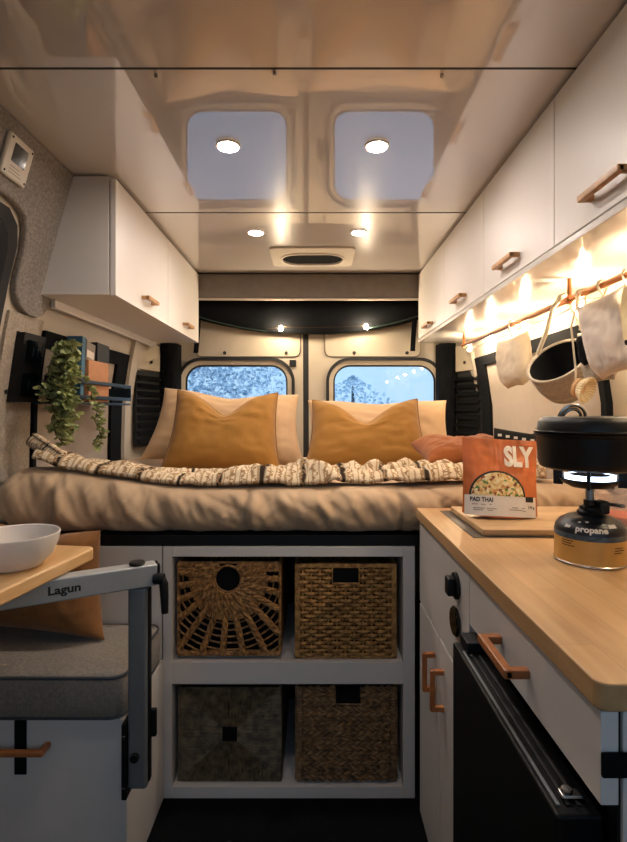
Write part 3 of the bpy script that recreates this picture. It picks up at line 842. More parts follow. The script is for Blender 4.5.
def basket(label, x0, x1, z0, z1, fy, kind):
    d = .36
    b = thing('storage_basket', ((x0+x1)/2, fy+d/2, z0), label, 'basket', 'baskets in the white cubbies')
    W, Hh = x1-x0, z1-z0
    mt = M['wick%d' % kind]
    hx, hz = {1: ((x0+x1)/2-.002, z1-.045), 2: ((x0+x1)/2, z1-.036), 3: ((x0+x1)/2, z0+Hh*.50), 4: ((x0+x1)/2+.004, z1-.034)}[kind]
    # body: side, back and bottom panels plus a black sheet painting the shade inside
    mb = MB()
    mb.box(x0, x0+.008, fy+.012, fy+d, z0, z1, .003)
    new('basket_side', mb, mt, b)
    mb = MB(); mb.box(x1-.008, x1, fy+.012, fy+d, z0, z1, .003); new('basket_side', mb, mt, b)
    mb = MB(); mb.box(x0+.008, x1-.008, fy+d-.008, fy+d, z0, z1, .003); new('basket_back', mb, mt, b)
    mb = MB(); mb.box(x0+.008, x1-.008, fy+.022, fy+d-.008, z0, z0+.008, .003); new('basket_bottom', mb, mt, b)
    mb = MB(); mb.box(x0+.009, x1-.009, fy+.020, fy+.024, z0+.009, z1-.004, 0); new('inner_shade_sheet', mb, M['blackmat'], b)
    fw = MB()
    y = fy+.008
    if kind == 1:
        r0 = .037
        c = Vector((hx, y, hz))
        hole = [(hx+r0*math.cos(a*2*PI/40), y-.003, hz+r0*math.sin(a*2*PI/40)) for a in range(40)]
        fw.tube(hole, .0035, 6, closed=True)
        n = 46
        def hit(a):
            dx, dz = math.cos(a), math.sin(a); ts = []
            if dx > 1e-6: ts.append((x1-.006-hx)/dx)
            if dx < -1e-6: ts.append((x0+.006-hx)/dx)
            if dz > 1e-6: ts.append((z1-.006-hz)/dz)
            if dz < -1e-6: ts.append((z0+.006-hz)/dz)
            return min(ts)
        for k in range(n):
            a = PI/2+2*PI*(k+.5)/n
            t = hit(a)
            if t < r0+.012: continue
            pa = c+Vector((math.cos(a)*(r0+.002), 0, math.sin(a)*(r0+.002))); pb = c+Vector((math.cos(a)*t, 0, math.sin(a)*t))
            if t < .10 and k % 2: pass
            if (k % 2 == 0) or t < .07:
                braid(fw, pa, pb, .0088)
            else:
                pc = pa.lerp(pb, min(1, .095/t*1.0)); braid(fw, pa, pc, .0062)
        for rr in [.110+.0185*i for i in range(13)]:
            seg = []
            for k in range(141):
                a = PI*(.98)+PI*1.04*k/140
                px, pz = hx+rr*math.cos(a), hz+rr*math.sin(a)*1.0
                if x0+.004 < px < x1-.004 and z0+.004 < pz < z1-.004: seg.append((px, y+.004+.002*nz(k*.3, rr*40), pz))
                else:
                    if len(seg) > 3: fw.tube(seg, .0028, 5)
                    seg = []
            if len(seg) > 3: fw.tube(seg, .0028, 5)
        for (p, q) in (((x0+.004, y, z0+.005), (x1-.004, y, z0+.005)), ((x0+.004, y, z1-.006), (hx-.03, y, z1-.006)), ((hx+.03, y, z1-.006), (x1-.004, y, z1-.006)), ((x0+.004, y, z1-.019), (hx-.04, y, z1-.019)), ((hx+.04, y, z1-.019), (x1-.004, y, z1-.019))):
            braid(fw, p, q, .0065)
        for xx in (x0+.004, x1-.004):
            fw.tube([(xx, y, z0+.003), (xx, y, z1-.003)], .003, 6)
        fw.tube([(x0+.004, y, z1), (x1-.004, y, z1)], .0035, 6)
    elif kind == 2:
        hw, hh = .038, .020
        rows = 23
        zs = [z0+.012+(z1-.020-z0-.012)*i/(rows-1) for i in range(rows)]
        xs = [x0+.022+(x1-x0-.044)*i/10 for i in range(11)]
        for xx in xs:
            if abs(xx-hx) < hw: fw.tube([(xx, y, z0+.005), (xx, y, hz-hh-.004)], .0032, 6)
            else: fw.tube([(xx, y, z0+.005), (xx, y, z1-.005)], .0032, 6)
        for i, z in enumerate(zs):
            spans = [(x0+.016, x1-.016)]
            if hz-hh-.004 < z < hz+hh+.002: spans = [(x0+.016, hx-hw-.004), (hx+hw+.004, x1-.016)]
            for a, bq in spans:
                nn = max(8, int((bq-a)/.0038))
                pts = []
                for k in range(nn+1):
                    X = a+(bq-a)*k/nn
                    ph = (X-xs[0])/(xs[1]-xs[0])*PI
                    pts.append((X, y-.0058*math.cos(ph)*(1 if i % 2 else -1), z+.0008*nz(X*60, i*2)))
                fw.tube(pts, .0052, 6)
        for xx in (x0+.008, x1-.008):
            fw.box(xx-.008, xx+.008, y-.004, y+.006, z0, z1, .003)
        fw.box(x0, x1, y-.005, y+.006, z1-.013, z1, .003)
        fw.box(x0, x1, y-.004, y+.006, z0, z0+.009, .003)
        fw.tube([(hx-hw, y-.003, z1-.012), (hx-hw, y-.003, hz-hh), (hx+hw, y-.003, hz-hh), (hx+hw, y-.003, z1-.012)], .0028, 6)
    elif kind == 3:
        hs = .021
        step = .0056
        # left/right triangles: horizontal strands; top/bottom: vertical strands
        n = int(Hh/step)
        for i in range(n+1):
            z = z0+.003+(Hh-.006)*i/n; f = abs((z-hz)/(Hh/2)); f = min(1, f)
            xl = hx-max(hs, f*W/2); xr = hx+max(hs, f*W/2)
            for a, bq in ((x0+.002, xl), (xr, x1-.002)):
                if bq-a > .006: strand(fw, (a, y+.0012*nz(i*1.7), z), (bq, y+.001, z+.001*nz(i*2.3, 4)), .0034*(1+.35*nz(i*3.3)), n=8, wob=.003, seed=i)
        n = int(W/step)
        for i in range(n+1):
            x = x0+.003+(W-.006)*i/n; f = min(1, abs((x-hx)/(W/2)))
            zb = hz-max(hs, f*Hh/2); zt = hz+max(hs, f*Hh/2)
            for a, bq in ((z0+.002, zb), (zt, z1-.002)):
                if bq-a > .006: strand(fw, (x, y+.0012*nz(i*1.9, 7), a), (x+.001*nz(i*2.9, 2), y+.001, bq), .0034*(1+.35*nz(i*3.1, 5)), n=8, wob=.003, seed=i+500)
        fw.tube([(x0+.003, y, z0+.003), (x1-.003, y, z0+.003), (x1-.003, y, z1-.003), (x0+.003, y, z1-.003)], .003, 6, closed=True)
    else:
        hw, hh = .036, .016
        rows = 19
        for i in range(rows):
            z = z0+.012+(Hh-.020)*i/(rows-1)
            spans = [(x0+.022, x1-.022)]
            if z > hz-hh-.004: spans = [(x0+.022, hx-hw), (hx+hw, x1-.022)]
            for a, bq in spans:
                tn = (bq-a)/.040
                for k in range(2):
                    strand(fw, (a, y, z), (bq, y, z+.002*nz(i*3.7)), .0056, amp=.0046, turns=tn*(1 if i % 2 else -1), phase=k*PI+i*.9, n=int(tn*9)+4, seg=6, wob=.004, seed=i*2+k)
        for j, xx in enumerate((x0+.011, x1-.011)):
            for i in range(34):
                z = z0+.004+(Hh-.008)*i/33
                fw.tube([(xx-.011, y+.003, z), (xx-.004, y-.004, z+.001*nz(i, j)), (xx+.004, y-.004, z), (xx+.011, y+.003, z)], .0042, 6)
        strand(fw, (x0+.004, y, z0+.004), (x1-.004, y, z0+.004), .004, amp=.003, turns=12, n=80)
        fw.tube([(hx-hw-.002, y-.003, z1-.003), (hx-hw-.002, y-.003, hz-hh), (hx+hw+.002, y-.003, hz-hh), (hx+hw+.002, y-.003, z1-.003)], .003, 6)
    new('woven_front', fw, mt, b)
    # the dark hand hole
    hm = MB()
    if kind == 1: hm.lathe([(0, 0), (.0345, 0), (.0345, .003), (0, .003)], (hx, y+.004, hz), 32, Matrix.Rotation(PI/2, 4, 'X'))
    elif kind == 2: hm.box(hx-.037, hx+.037, y-.001, y+.006, hz-.020, hz+.022, 0)
    elif kind == 3: hm.box(hx-.020, hx+.020, y-.001, y+.006, hz-.020, hz+.020, 0)
    else: hm.box(hx-.036, hx+.036, y-.001, y+.006, hz-.016, hz+.026, 0)
    new('hand_hole', hm, M['blackmat'], b)
BY = 1.402
basket('woven basket with sunburst braids and a round hand hole in the upper left cubby', -.390, -.0955, .390, .650, BY, 1)
basket('golden wicker basket with a rectangular slot in the upper right cubby', -.057, .230, .380, .648, BY, 2)
basket('dark seagrass basket with four woven triangles and a square hole in the lower left cubby', -.388, -.093, .033, .300, BY, 3)
basket('brown braided basket with a slot at the rim in the lower right cubby', -.054, .231, .038, .302, BY, 4)

# ------------------------------------------------------------------ mattress, blanket, pillows
def mtop(X, Y):
    crest = .860+.048*ss(-.30, -.80, X)+.014*ss(.2, .5, X)
    inner = .820+.035*ss(-.45, -.85, X)
    t = ss(1.46, 1.80, Y)
    return crest*(1-t)+inner*t+.005*nz(X*5, Y*5, 2)
def mattress():
    mb = MB()
    X0, X1 = -.905, .855
    nx = 420
    na, ntop = 30, 46
    FOLD = [(-.73, .020, .016), (-.60, .010, .02), (-.185, .020, .012), (.235, .018, .012), (-.42, .008, .02), (.05, .007, .02), (.45, .012, .015)]
    def f(u, v):
        X = X0+(X1-X0)*v
        e = min(X-X0, X1-X)
        er = .07
        s = 1 if e > er else math.sqrt(max(0, 1-(1-e/er)**2))*.92+.08
        zb = .7325
        zt = mtop(X, 1.47)
        tot = na+ntop+na+16
        k = u*tot
        mid = (zb+zt)/2; hf = (zt-zb)/2
        if k <= na:
            a = -PI/2+PI*k/na
            ca, sa = math.cos(a), math.sin(a)
            y = 1.465-.098*abs(ca)**.75
            z = mid+hf*(abs(sa)**.9)*(1 if sa >= 0 else -1)
            ew = abs(ca)**.5
            dd = .010*nz(X*4, a*.7, 3)+.016*nz(X*15+.8*a, a*.35, 5)-.012*max(0, nz(X*26+a*1.1, a*.5, 11))+.006*nz(X*44+a*1.5, a*.7, 9)-.005*max(0, 1-6*abs(nz(X*9+a*.9, a*.45+X, 21)))-.003*max(0, 1-5*abs(nz(X*19-a*.8, a*.6, 33)))
            for xi, am, wd in FOLD:
                xx = X-xi-.010*math.sin(a*1.3+xi*9)
                dd -= am*math.exp(-(xx/wd)**2)
                dd += am*.45*math.exp(-((xx-wd*2)/(wd*1.2))**2)
            y -= dd*ew
            z += .004*nz(X*14, a, 8)*(1 if k > 2 else 0)
        elif k <= na+ntop:
            t = (k-na)/ntop
            y = 1.465+(2.74-1.465)*t
            z = mtop(X, y)+.004*nz(X*11, y*11, 7)
            z = z if t > .02 else z
        elif k <= na+ntop+na:
            a = PI/2-PI*(k-na-ntop)/na
            zt2 = mtop(X, 2.74); mid2 = (zb+zt2)/2; hf2 = (zt2-zb)/2
            y = 2.74+.06*max(0, math.cos(a)); z = mid2+hf2*math.sin(a)
        else:
            t = (k-na-ntop-na)/16
            y = 2.74+(1.465-2.74)*t; z = zb
        if k > na and k <= na+ntop:
            z = zb+(z-zb)*(.5+.5*s)
        else:
            z = mid+(z-mid)*s if k <= na else z
        if s < 1:
            z = .80+(z-.80)*s
            y = 2.1+(y-2.1)*(1-.03*(1-s))
        z = max(z, .7325)
        return (X, y, z)
    V = mb.grid(122, nx, f, wrap_u=True)
    for j in (0, nx-1): mb.bm.faces.new([V[i][j] for i in range(122)])
    return mb
tag(new('mattress', mattress(), M['duvet'], recalc=True, sharp=80), 'thick tan linen covered mattress filling the rear of the van', 'mattress')

def blanket():
    mb = MB(); bm = mb.bm
    uvl = bm.loops.layers.uv.new('UVMap')
    nx, ny = 230, 56
    X0, X1 = -.80, .66
    def f(i, j):
        u = i/(nx-1); v = j/(ny-1)
        X = X0+(X1-X0)*u
        ya = 1.425+.018*nz(X*4, 1)+.010*nz(X*13, 2)
        yb = 1.80+.05*nz(X*3.5, 5)+.03*nz(X*9, 6)-.06*ss(-.2, .1, X)-.13*ss(.15, .5, X)
        if X < -.6: yb -= .20*ss(-.6, -.8, X)
        Y = ya+(yb-ya)*v
        cr = max(0, 1-abs(nz(X*5+Y*4, Y*7, 1))*2.6)*.028+max(0, 1-abs(nz(X*12-Y*9, Y*15, 3))*2.4)*.015+max(0, 1-abs(nz(X*24+Y*11, Y*26-X*9, 6))*2.2)*.010+.007*nz(X*34, Y*34, 4)
        amp = .50+.65*ss(-.40, .0, X)*(1-.5*ss(.25, .5, X))
        edge = min(1, v*6)*min(1, (1-v)*5)
        z = mtop(X, max(Y, 1.462))+.010+cr*amp*(.35+.65*edge)
        if v < .06: z -= .010*(1-v/.06)
        # the left end rides up against the wall
        k = ss(-.70, -.83, X)
        z += .030*k*(1-.35*v)
        X -= .0*k
        return Vector((X, Y-.01*k, z))
    V = [[bm.verts.new(f(i, j)) for j in range(ny)] for i in range(nx)]
    for i in range(nx-1):
        for j in range(ny-1):
            fc = bm.faces.new((V[i][j], V[i+1][j], V[i+1][j+1], V[i][j+1]))
            for l, (a, b) in zip(fc.loops, ((i, j), (i+1, j), (i+1, j+1), (i, j+1))):
                l[uvl].uv = (a/(nx-1)*1.5, b/(ny-1)*.42)
    return mb
o = tag(new('blanket', blanket(), M['blanket'], sharp=80), 'crumpled cream and brown woven throw blanket along the front of the bed', 'blanket')
md = o.modifiers.new('s', 'SOLIDIFY'); md.thickness = .011; md.offset = 1
rb = MB(); uvl = rb.bm.loops.layers.uv.new('UVMap')
ra, rbv = Vector((-.832, 1.47, .992)), Vector((-.735, 1.445, .938))
ax = (rbv-ra).normalized(); e1 = ax.orthogonal().normalized(); e2 = ax.cross(e1)
def rollf(u, v):
    a = u*2*PI*2.2
    rr = .009+.016*u+.002*nz(u*9, v*7)
    return ra.lerp(rbv, v)+(e1*math.cos(a)+e2*math.sin(a))*rr
V = rb.grid(60, 18, rollf)
for fc in rb.bm.faces:
    for l in fc.loops:
        dv = l.vert.co-ra; l[uvl].uv = (dv.dot(ax)*2+.3, dv.dot(e2)*2+.2)
ro = new('rolled_end', rb, M['blanket'], o, sharp=80)
md = ro.modifiers.new('s', 'SOLIDIFY'); md.thickness = .006

def pillow_bm(wd, ht, th, Mx, dent=0, dx=0, taper=0, seed=0, n=44, roundb=0, flange=0, cham=.16):
    """soft cushion: local x across, z up (0..ht), y thickness"""
    mb = MB()
    edge = {}
    def P(u, v, sgn):
        # u,v in -1..1
        x = wd/2*u*(1-.07*(1-v*v)*abs(u)**3)
        z = ht/2*v*(1-.07*(1-u*u)*abs(v)**3)
        if roundb and v < 0:
            x *= 1-roundb*(abs(v)**3)
        x *= 1-taper*(v+1)/2
        t = max(0, (1-u**4)*(1-v**4))**.62
        thk = th/2*t*(1+.10*nz(u*2.2, v*2.2, seed+sgn))
        if v > -.2:
            g = math.exp(-(abs(u-dx)/.46)**1.6)
            kk = ss(-.2, 1, v)
            z -= dent*g*kk
            thk *= 1-.30*g*kk
            thk += th*.07*kk*(math.exp(-((abs(u-dx)-.52)/.16)**2))*t
        y = sgn*thk
        y += .004*nz(u*5+seed, v*5, 2)*t+.006*t*nz(u*2.5+v*6, u*6-v*2, seed+9)
        return Mx @ Vector((x, y, z+ht/2))
    V = {}
    for s in (1, -1):
        for i in range(n+1):
            for j in range(n+1):
                u = -1+2*i/n; v = -1+2*j/n
                u = math.sin(u*PI/2); v = math.sin(v*PI/2)
                if i in (0, n) or j in (0, n):
                    if s == -1: V[s, i, j] = V[1, i, j]; continue
                V[s, i, j] = mb.bm.verts.new(P(u, v, s))
        for i in range(n):
            for j in range(n):
                q = [V[s, i, j], V[s, i+1, j], V[s, i+1, j+1], V[s, i, j+1]]
                if s == 1: q.reverse()
                mb.bm.faces.new(q)
    rim = [V[1, i, 0].co.copy() for i in range(n)]+[V[1, n, j].co.copy() for j in range(n)]+[V[1, i, n].co.copy() for i in range(n, 0, -1)]+[V[1, 0, j].co.copy() for j in range(n, 0, -1)]
    return mb, rim
def pillow(name, label, mt, wd, ht, th, loc, tilt, yaw=0, roll=0, pipe=None, group=None, **k):
    Mx = Matrix.Translation(loc) @ Matrix.Rotation(yaw, 4, 'Z') @ Matrix.Rotation(tilt, 4, 'X') @ Matrix.Rotation(roll, 4, 'Y')
    mb, rim = pillow_bm(wd, ht, th, Mx, **k)
    o = tag(new(name, mb, mt, sharp=80), label, 'pillow', group)
    if pipe:
        # piping as a part of the pillow
        pm = MB(); pm.tube(rim, .0035, 6, closed=True)
        for v in pm.bm.verts: v.co -= o.location
        me = bpy.data.meshes.new('piping'); pm.bm.to_mesh(me); pm.bm.free(); me.materials.append(pipe)
        for p in me.polygons: p.use_smooth = True
        c = bpy.data.objects.new('piping', me); COL.objects.link(c); c.parent = o
    return o
pillow('pillow', 'large beige pillow leaning behind the left mustard pillow', M['beige'], .71, .345, .14, (-.395, 2.14, .852), -.42, .03, .055, dent=.03, taper=.14, seed=3)
pillow('pillow', 'large beige pillow leaning behind the right mustard pillow', M['beige'], .65, .325, .14, (.28, 2.14, .832), -.45, -.02, .0, dent=.012, taper=.03, seed=8)
pillow('pillow', 'mustard pillow with a chopped top on the left side of the bed', M['mustard'], .465, .355, .14, (-.368, 1.955, .842), -.46, .06, .03, pipe=M['piping'], dent=.105, dx=-.02, taper=.10, seed=1)
pillow('pillow', 'mustard pillow with a chopped top on the right side of the bed', M['mustard'], .51, .325, .14, (.208, 1.955, .838), -.48, -.03, -.01, pipe=M['piping'], dent=.105, dx=.0, taper=.14, seed=5)
pillow('pillow', 'small rust orange cushion lying at the right end of the bed behind the food pouch', M['rust'], .33, .24, .10, (.53, 1.63, .912), -1.38, .06, 0, dent=.0, seed=12)

# ------------------------------------------------------------------ bench, cushion, swivel table
be = thing('bench', (-.68, 1.25, 0), 'white storage bench on the left with a dark strap and wooden pull', 'bench')
mb = MB(); mb.box(-.935, -.438, 1.120, 1.138, .002, .388, .0015); new('front_panel', mb, M['white'], be)
mb = MB(); mb.box(-.4375, -.420, 1.116, 1.386, .002, .388, .0015); new('side_panel', mb, M['white'], be)
mb = MB(); mb.box(-.935, -.438, 1.139, 1.386, .368, .387, .0015); new('lid', mb, M['white'], be)
mb = MB(); mb.box(-.935, -.438, 1.368, 1.386, .002, .366, .0015); new('back_panel', mb, M['white'], be)
mb = MB(); mb.box(-.672, -.645, 1.1165, 1.1195, .265, .386, .001); new('strap', mb, M['blackmat'], be)
mb = MB(); mb.box(-.78, -.590, 1.082, 1.094, .326, .340, .004, 3); mb.box(-.604, -.590, 1.086, 1.1195, .3265, .3395, .004, 2); mb.box(-.78, -.766, 1.086, 1.1195, .3265, .3395, .004, 2)
new('handle', mb, M['copper'], be)

cu = thing('seat_cushion', (-.68, 1.25, .39), 'grey tweed seat cushion with dark piping on the white bench', 'cushion')
def cushion_pts(n=60):
    return [(-.680+a, 1.245+b) for a, b in rrect(.514, .276, .035, 8)]
mb = MB()
ol = cushion_pts()
zs = [(.3905, .012), (.393, .004), (.40, 0), (.43, -.003), (.455, -.003), (.480, 0), (.488, .004), (.492, .012)]
rings = []
cx, cy = -.680, 1.245
for z, ins in zs:
    rings.append([mb.bm.verts.new((cx+(x-cx)*(1-ins/.257), cy+(y-cy)*(1-ins/.138), z)) for x, y in ol])
n = len(ol)
for A, B_ in zip(rings, rings[1:]):
    for i in range(n): mb.bm.faces.new((A[i], A[(i+1) % n], B_[(i+1) % n], B_[i]))
last = rings[-1]
for sc_, dz in ((.8, .006), (.5, .009), (.2, .010)):
    nr = [mb.bm.verts.new((cx+(v.co.x-cx)*sc_, cy+(v.co.y-cy)*sc_, .492+dz+.003*nz(v.co.x*9*sc_, v.co.y*9))) for v in rings[-1]]
    for i in range(n): mb.bm.faces.new((last[i], last[(i+1) % n], nr[(i+1) % n], nr[i]))
    last = nr
mb.bm.faces.new(last); mb.bm.faces.new(rings[0][::-1])
new('cushion_body', mb, M['greycush'], cu, recalc=True, sharp=70)
for z, ins in ((.485, .0015), (.397, .001)):
    mb = MB(); mb.tube([(cx+(x-cx)*(1-ins/.257), cy+(y-cy)*(1-ins/.138), z) for x, y in ol], .0038, 6, closed=True); new('piping', mb, M['greyside'], cu)

pillow('pillow', 'caramel suede pillow standing on the grey bench cushion under the table', M['caramel'], .42, .265, .13, (-.735, 1.275, .516), -.16, -.10, .06, taper=.24, dent=.02, seed=21)

tb = thing('swivel_table', (-.385, 1.10, .25), 'beech swivel table on a grey aluminium arm and post beside the bench', 'table')
mb = MB()
c0 = Vector((-.493, 1.13, 0)); dr = Vector((-.535+.493, .852-1.13, 0)).normalized(); lf = Vector((dr.y, -dr.x, 0))
if lf.x > 0: lf = -lf
def tp(a, b, r=.0): return c0+dr*a+lf*b
LT, WT, rr_ = .62, .40, .02
pts = []
for (ca, cb, a0) in ((rr_, rr_, PI), (LT-rr_, rr_, -PI/2), (LT-rr_, WT-rr_, 0), (rr_, WT-rr_, PI/2)):
    for k in range(7):
        a = a0+PI/2*k/6
        pts.append(tp(ca+rr_*math.cos(a), cb+rr_*math.sin(a)))
bmt = bmesh.new()
mb.poly([(p.x, p.y, .745) for p in pts], (0, 0, .027))
o = new('table_top', mb, M['table'], tb)
bv = o.modifiers.new('b', 'BEVEL'); bv.width = .004; bv.segments = 3; bv.limit_method = 'ANGLE'; bv.angle_limit = math.radians(50)
# arm
ad = Vector((-.56+.37, .99-1.095, 0)).normalized()
p0 = Vector((-.352, 1.107, .72))
ang = math.atan2(ad.y, ad.x)
T = Matrix.Translation(p0) @ Matrix.Rotation(ang, 4, 'Z')
mb = MB(); mb.box(0, .40, -.0185, .0185, -.0235, .0235, .004, 3, M=T); arm = new('arm', mb, M['alu'], tb)
# text on the camera-facing side of the arm
ins = T.to_3x3() @ Vector((0, 1, 0))
fs = 1 if ins.y < 0 else -1
def ontoarm(x, y, z):
    return T @ Vector((.182-x*1, fs*(.0187+z), y)) if (T.to_3x3() @ Vector((1, 0, 0))).x < 0 else T @ Vector((.205+x, fs*(.0187+z), y))
tm = textmesh('Lagun', .0235, ontoarm, .0002, .0008, 1.1)
new('lettering', tm, M['ink'], arm)
mb = MB(); mb.lathe([(0, 0), (.015, 0), (.017, .003), (.015, .007), (0, .008)], tuple(p0+ad*.040+Vector((0, 0, .0237))), 24); new('cap_knob', mb, M['black'], tb)
mb = MB(); mb.box(-.006, .0, -.018, .018, -.023, .023, .003, 2, M=T); new('end_cap', mb, M['black'], tb)
# post
mb = MB()
pc = rrect(.045, .70-.244, .012, 6)
mb.box(-.407, -.3645, 1.082, 1.114, .256, .6955, .008, 3); new('post', mb, M['darkalu'], tb)
mb = MB(); mb.box(-.3638, -.361, 1.09, 1.106, .27, .69, .001); new('post_groove', mb, M['black'], tb)
# lever
mb = MB(); mb.cyl((-.352, 1.092, .712), .012, .022, 'x', 20)
mb.tube([(-.334, 1.092, .712), (-.330, 1.091, .700), (-.328, 1.090, .670), (-.327, 1.089, .638)], [.008, .010, .009, .0075], 12)
new('lever', mb, M['black'], tb)
mb = MB(); mb.box(-.4195, -.4075, 1.080, 1.120, .235, .40, .003); br = new('mounting_bracket', mb, M['black'], tb)
for z in (.26, .372):
    mb = MB(); mb.cyl((-.4135, 1.0785, z), .004, .004, 'y', 10); new('bolt', mb, M['steel'], br)
mb = MB(); mb.cyl((-.389, 1.072, .330), .009, .012, 'y', 16); new('post_knob', mb, M['black'], tb)
mb = MB(); mb.box(-.3636, -.350, 1.10, 1.112, .36, .42, .003, M=None); new('clamp_lever', mb, M['black'], tb)

mb = MB()
bc = (-.592, .985, .7722)
mb.lathe([(0, 0), (.042, 0), (.048, .002), (.068, .022), (.078, .045), (.0815, .064), (.0805, .066), (.078, .064), (.074, .045), (.062, .022), (.042, .007), (0, .005)], bc, 64)
tag(new('bowl', mb, M['bowl']), 'matte white bowl on the beech table at the left edge', 'bowl')

# ------------------------------------------------------------------ kitchen
kc = thing('kitchen_cabinet', (.58, .93, 0), 'white kitchen cabinet on the right with a drawer and two lower doors', 'cabinet')
mb = MB(); mb.box(.302, .855, .9215, 1.3175, .60, .618, .001); new('inner_shelf', mb, M['white'], kc)
mb = MB(); mb.box(.302, .865, .490, .508, .002, .788, .0015); new('end_panel', mb, M['white'], kc)
mb = MB(); mb.box(.302, .865, 1.318, 1.336, .002, .788, .0015); new('end_panel', mb, M['white'], kc)
mb = MB(); mb.box(.302, .865, .905, .921, .002, .788, .0015); new('divider', mb, M['white'], kc)
mb = MB(); mb.box(.300, .318, .508, 1.318, .670, .788, 0); new('drawer_shadow_board', mb, M['black'], kc)
mb = MB(); mb.box(.280, .298, .909, 1.336, .572, .786, .0015); new('fascia', mb, M['white'], kc)
mb = MB(); mb.box(.280, .298, .490, .905, .692, .784, .0015); dw = new('drawer', mb, M['white'], kc)
bar_handle(dw, .280, .650, .760, .735, -1, M['copper'], t=.013, off=.034)
for y0, y1, hy in ((1.132, 1.336, 1.165), (.910, 1.128, 1.088)):
    mb = MB(); mb.box(.280, .298, y0, y1, .010, .566, .0015); d = new('door', mb, M['white'], kc)
    mb = MB(); mb.box(.250, .261, hy-.006, hy+.006, .425, .515, .003)
    for zz in (.425, .504): mb.box(.252, .2805, hy-.0055, hy+.0055, zz, zz+.011, .002)
    new('handle', mb, M['copper'], d)
# strap and dark seam on the end
mb = MB(); mb.box(.279, .345, .4845, .4895, .722, .746, .002); new('end_strap', mb, M['blackmat'], kc)
mb = MB(); mb.box(.2985, .3018, .494, .508, .002, .786, 0); new('seam', mb, M['black'], kc)
mb = MB(); mb.cyl((.2795, .985, .734), .020, .004, 'x', 28); 
mb2 = MB(); mb2.cyl((.2735, .985, .734), .026, .0062, 'x', 28); mb2.box(.258, .2738, .972, .998, .716, .752, .004)
so = tag(new('socket', mb2, M['black']), 'black square latched socket on the white fascia under the worktop, upper of two', 'socket'); mb.bm.free()
mb2 = MB(); mb2.cyl((.2715, .985, .664), .029, .0082, 'x', 32, .003)
tag(new('socket', mb2, M['gloss_black']), 'black round socket on the white fascia just above the fridge corner', 'socket')

mb = MB()
P4 = []
x0, x1, y0, y1 = .272, wr(.82)-.004, .479, 1.342
for cx_, cy_, a0, r in ((x0, y0, PI, .013), (x1, y0, -PI/2, .002), (x1, y1, 0, .002), (x0, y1, PI/2, .004)):
    sx = 1 if cx_ == x0 else -1; sy = 1 if cy_ == y0 else -1
    for k in range(7):
        a = a0+PI/2*k/6
        P4.append((cx_+sx*r+r*math.cos(a), cy_+sy*r+r*math.sin(a), .790))
mb.poly(P4, (0, 0, .027))
o = new('worktop', mb, M['ctop'])
tag(o, 'butcher block worktop on the white kitchen cabinet', 'worktop')
bv = o.modifiers.new('b', 'BEVEL'); bv.width = .003; bv.segments = 3; bv.limit_method = 'ANGLE'; bv.angle_limit = math.radians(50)

fr = thing('fridge', (.50, .70, 0), 'black compact fridge under the drawer of the kitchen cabinet', 'fridge')
mb = MB(); mb.box(.302, .80, .512, .900, .03, .655, .003); new('body', mb, M['black'], fr)
mb = MB(); mb.box(.247, .297, .512, .898, .03, .664, .004, 3); fd = new('door', mb, M['satin_black'], fr)
for k, xx in enumerate((.2535, .2645, .2755)):
    mb = MB(); mb.box(xx, xx+.004, .525, .86, .6642, .6658, .0005); new('trim_strip', mb, M['rubber'] if k else M['darkalu'], fd)
mb = MB(); mb.box(.258, .290, .850, .894, .6645, .684, .004); new('hinge_cover', mb, M['black'], fr)
mb = MB(); mb.lathe([(0, 0), (.0035, 0), (.0035, .002), (0, .003)], (.264, .842, .6650), 12); new('hinge_screw', mb, M['steel'], fr)
mb = MB(); mb.box(.262, .286, .530, .543, .6645, .671, .003); mb.cyl((.270, .5365, .6705), .006, .004, 'z', 16); new('latch', mb, M['steel'], fr)

# dark sheet painting the shade of the sink recess, and board
mb = MB(); mb.box(.325, .72, 1.025, 1.30, .8172, .8182, .0004)
tag(new('sink', mb, mat('sink_shadow', '#4d4338', .5, var=.1, vscale=20)), 'thin dark sheet painted as the shaded sink recess on the butcher block worktop', 'sink')
cbx = MB(); cbx.box(.348, .700, 1.035, 1.285, .8187, .8325, .003)
tag(new('sink_cover', cbx, M['board']), 'pale wooden board covering the sink under the food pouch', 'board')

# food pouch
pz = .8333; PW, PH = .170, .180
pc = Vector((.424, 1.148, pz)); yaw = -.05; roll = .045
PT = Matrix.Translation(pc) @ Matrix.Rotation(yaw, 4, 'Z') @ Matrix.Rotation(-.16, 4, 'X') @ Matrix.Rotation(roll, 4, 'Y')
def pfront(x, z):
    u = x/(PW/2); v = z/PH
    g = max(0, 1-abs(u)**3.0)
    t = .032*g*(1-v)**1.1*(.35+.65*min(1, .5+v))+.003*g
    return -t+(.0028*nz(x*45, z*45, 3)+.0022*nz(x*100, z*45+8, 1))*ss(.25, .5, v)*g
pch = thing('food_pouch', pc, 'orange stand-up food pouch with white lettering on the wooden board', 'food pouch')
mb = MB()
def pf(u, v):
    x = (u-.5)*PW*(1-.03*math.sin(PI*v)+.02*v); z = v*PH
    if v < .12: z = z-.007*(1-((u-.5)*2)**2)*(1-v/.12)+.007*(1-v/.12)
    return x, z
mb.grid(48, 60, lambda u, v: PT @ Vector((pf(u, v)[0], pfront(*pf(u, v)), pf(u, v)[1])))
mb.grid(48, 60, lambda u, v: PT @ Vector((pf(1-u, v)[0], -pfront(*pf(1-u, v))*.7+.001, pf(1-u, v)[1])))
for uu in (0,):
    pass
bmesh.ops.remove_doubles(mb.bm, verts=mb.bm.verts, dist=.0012)
new('foil_bag', mb, M['pouch'], pch, sharp=75)
def onp(x, y, z): return PT @ Vector((x, pfront(x, y)-.0007-z, y))
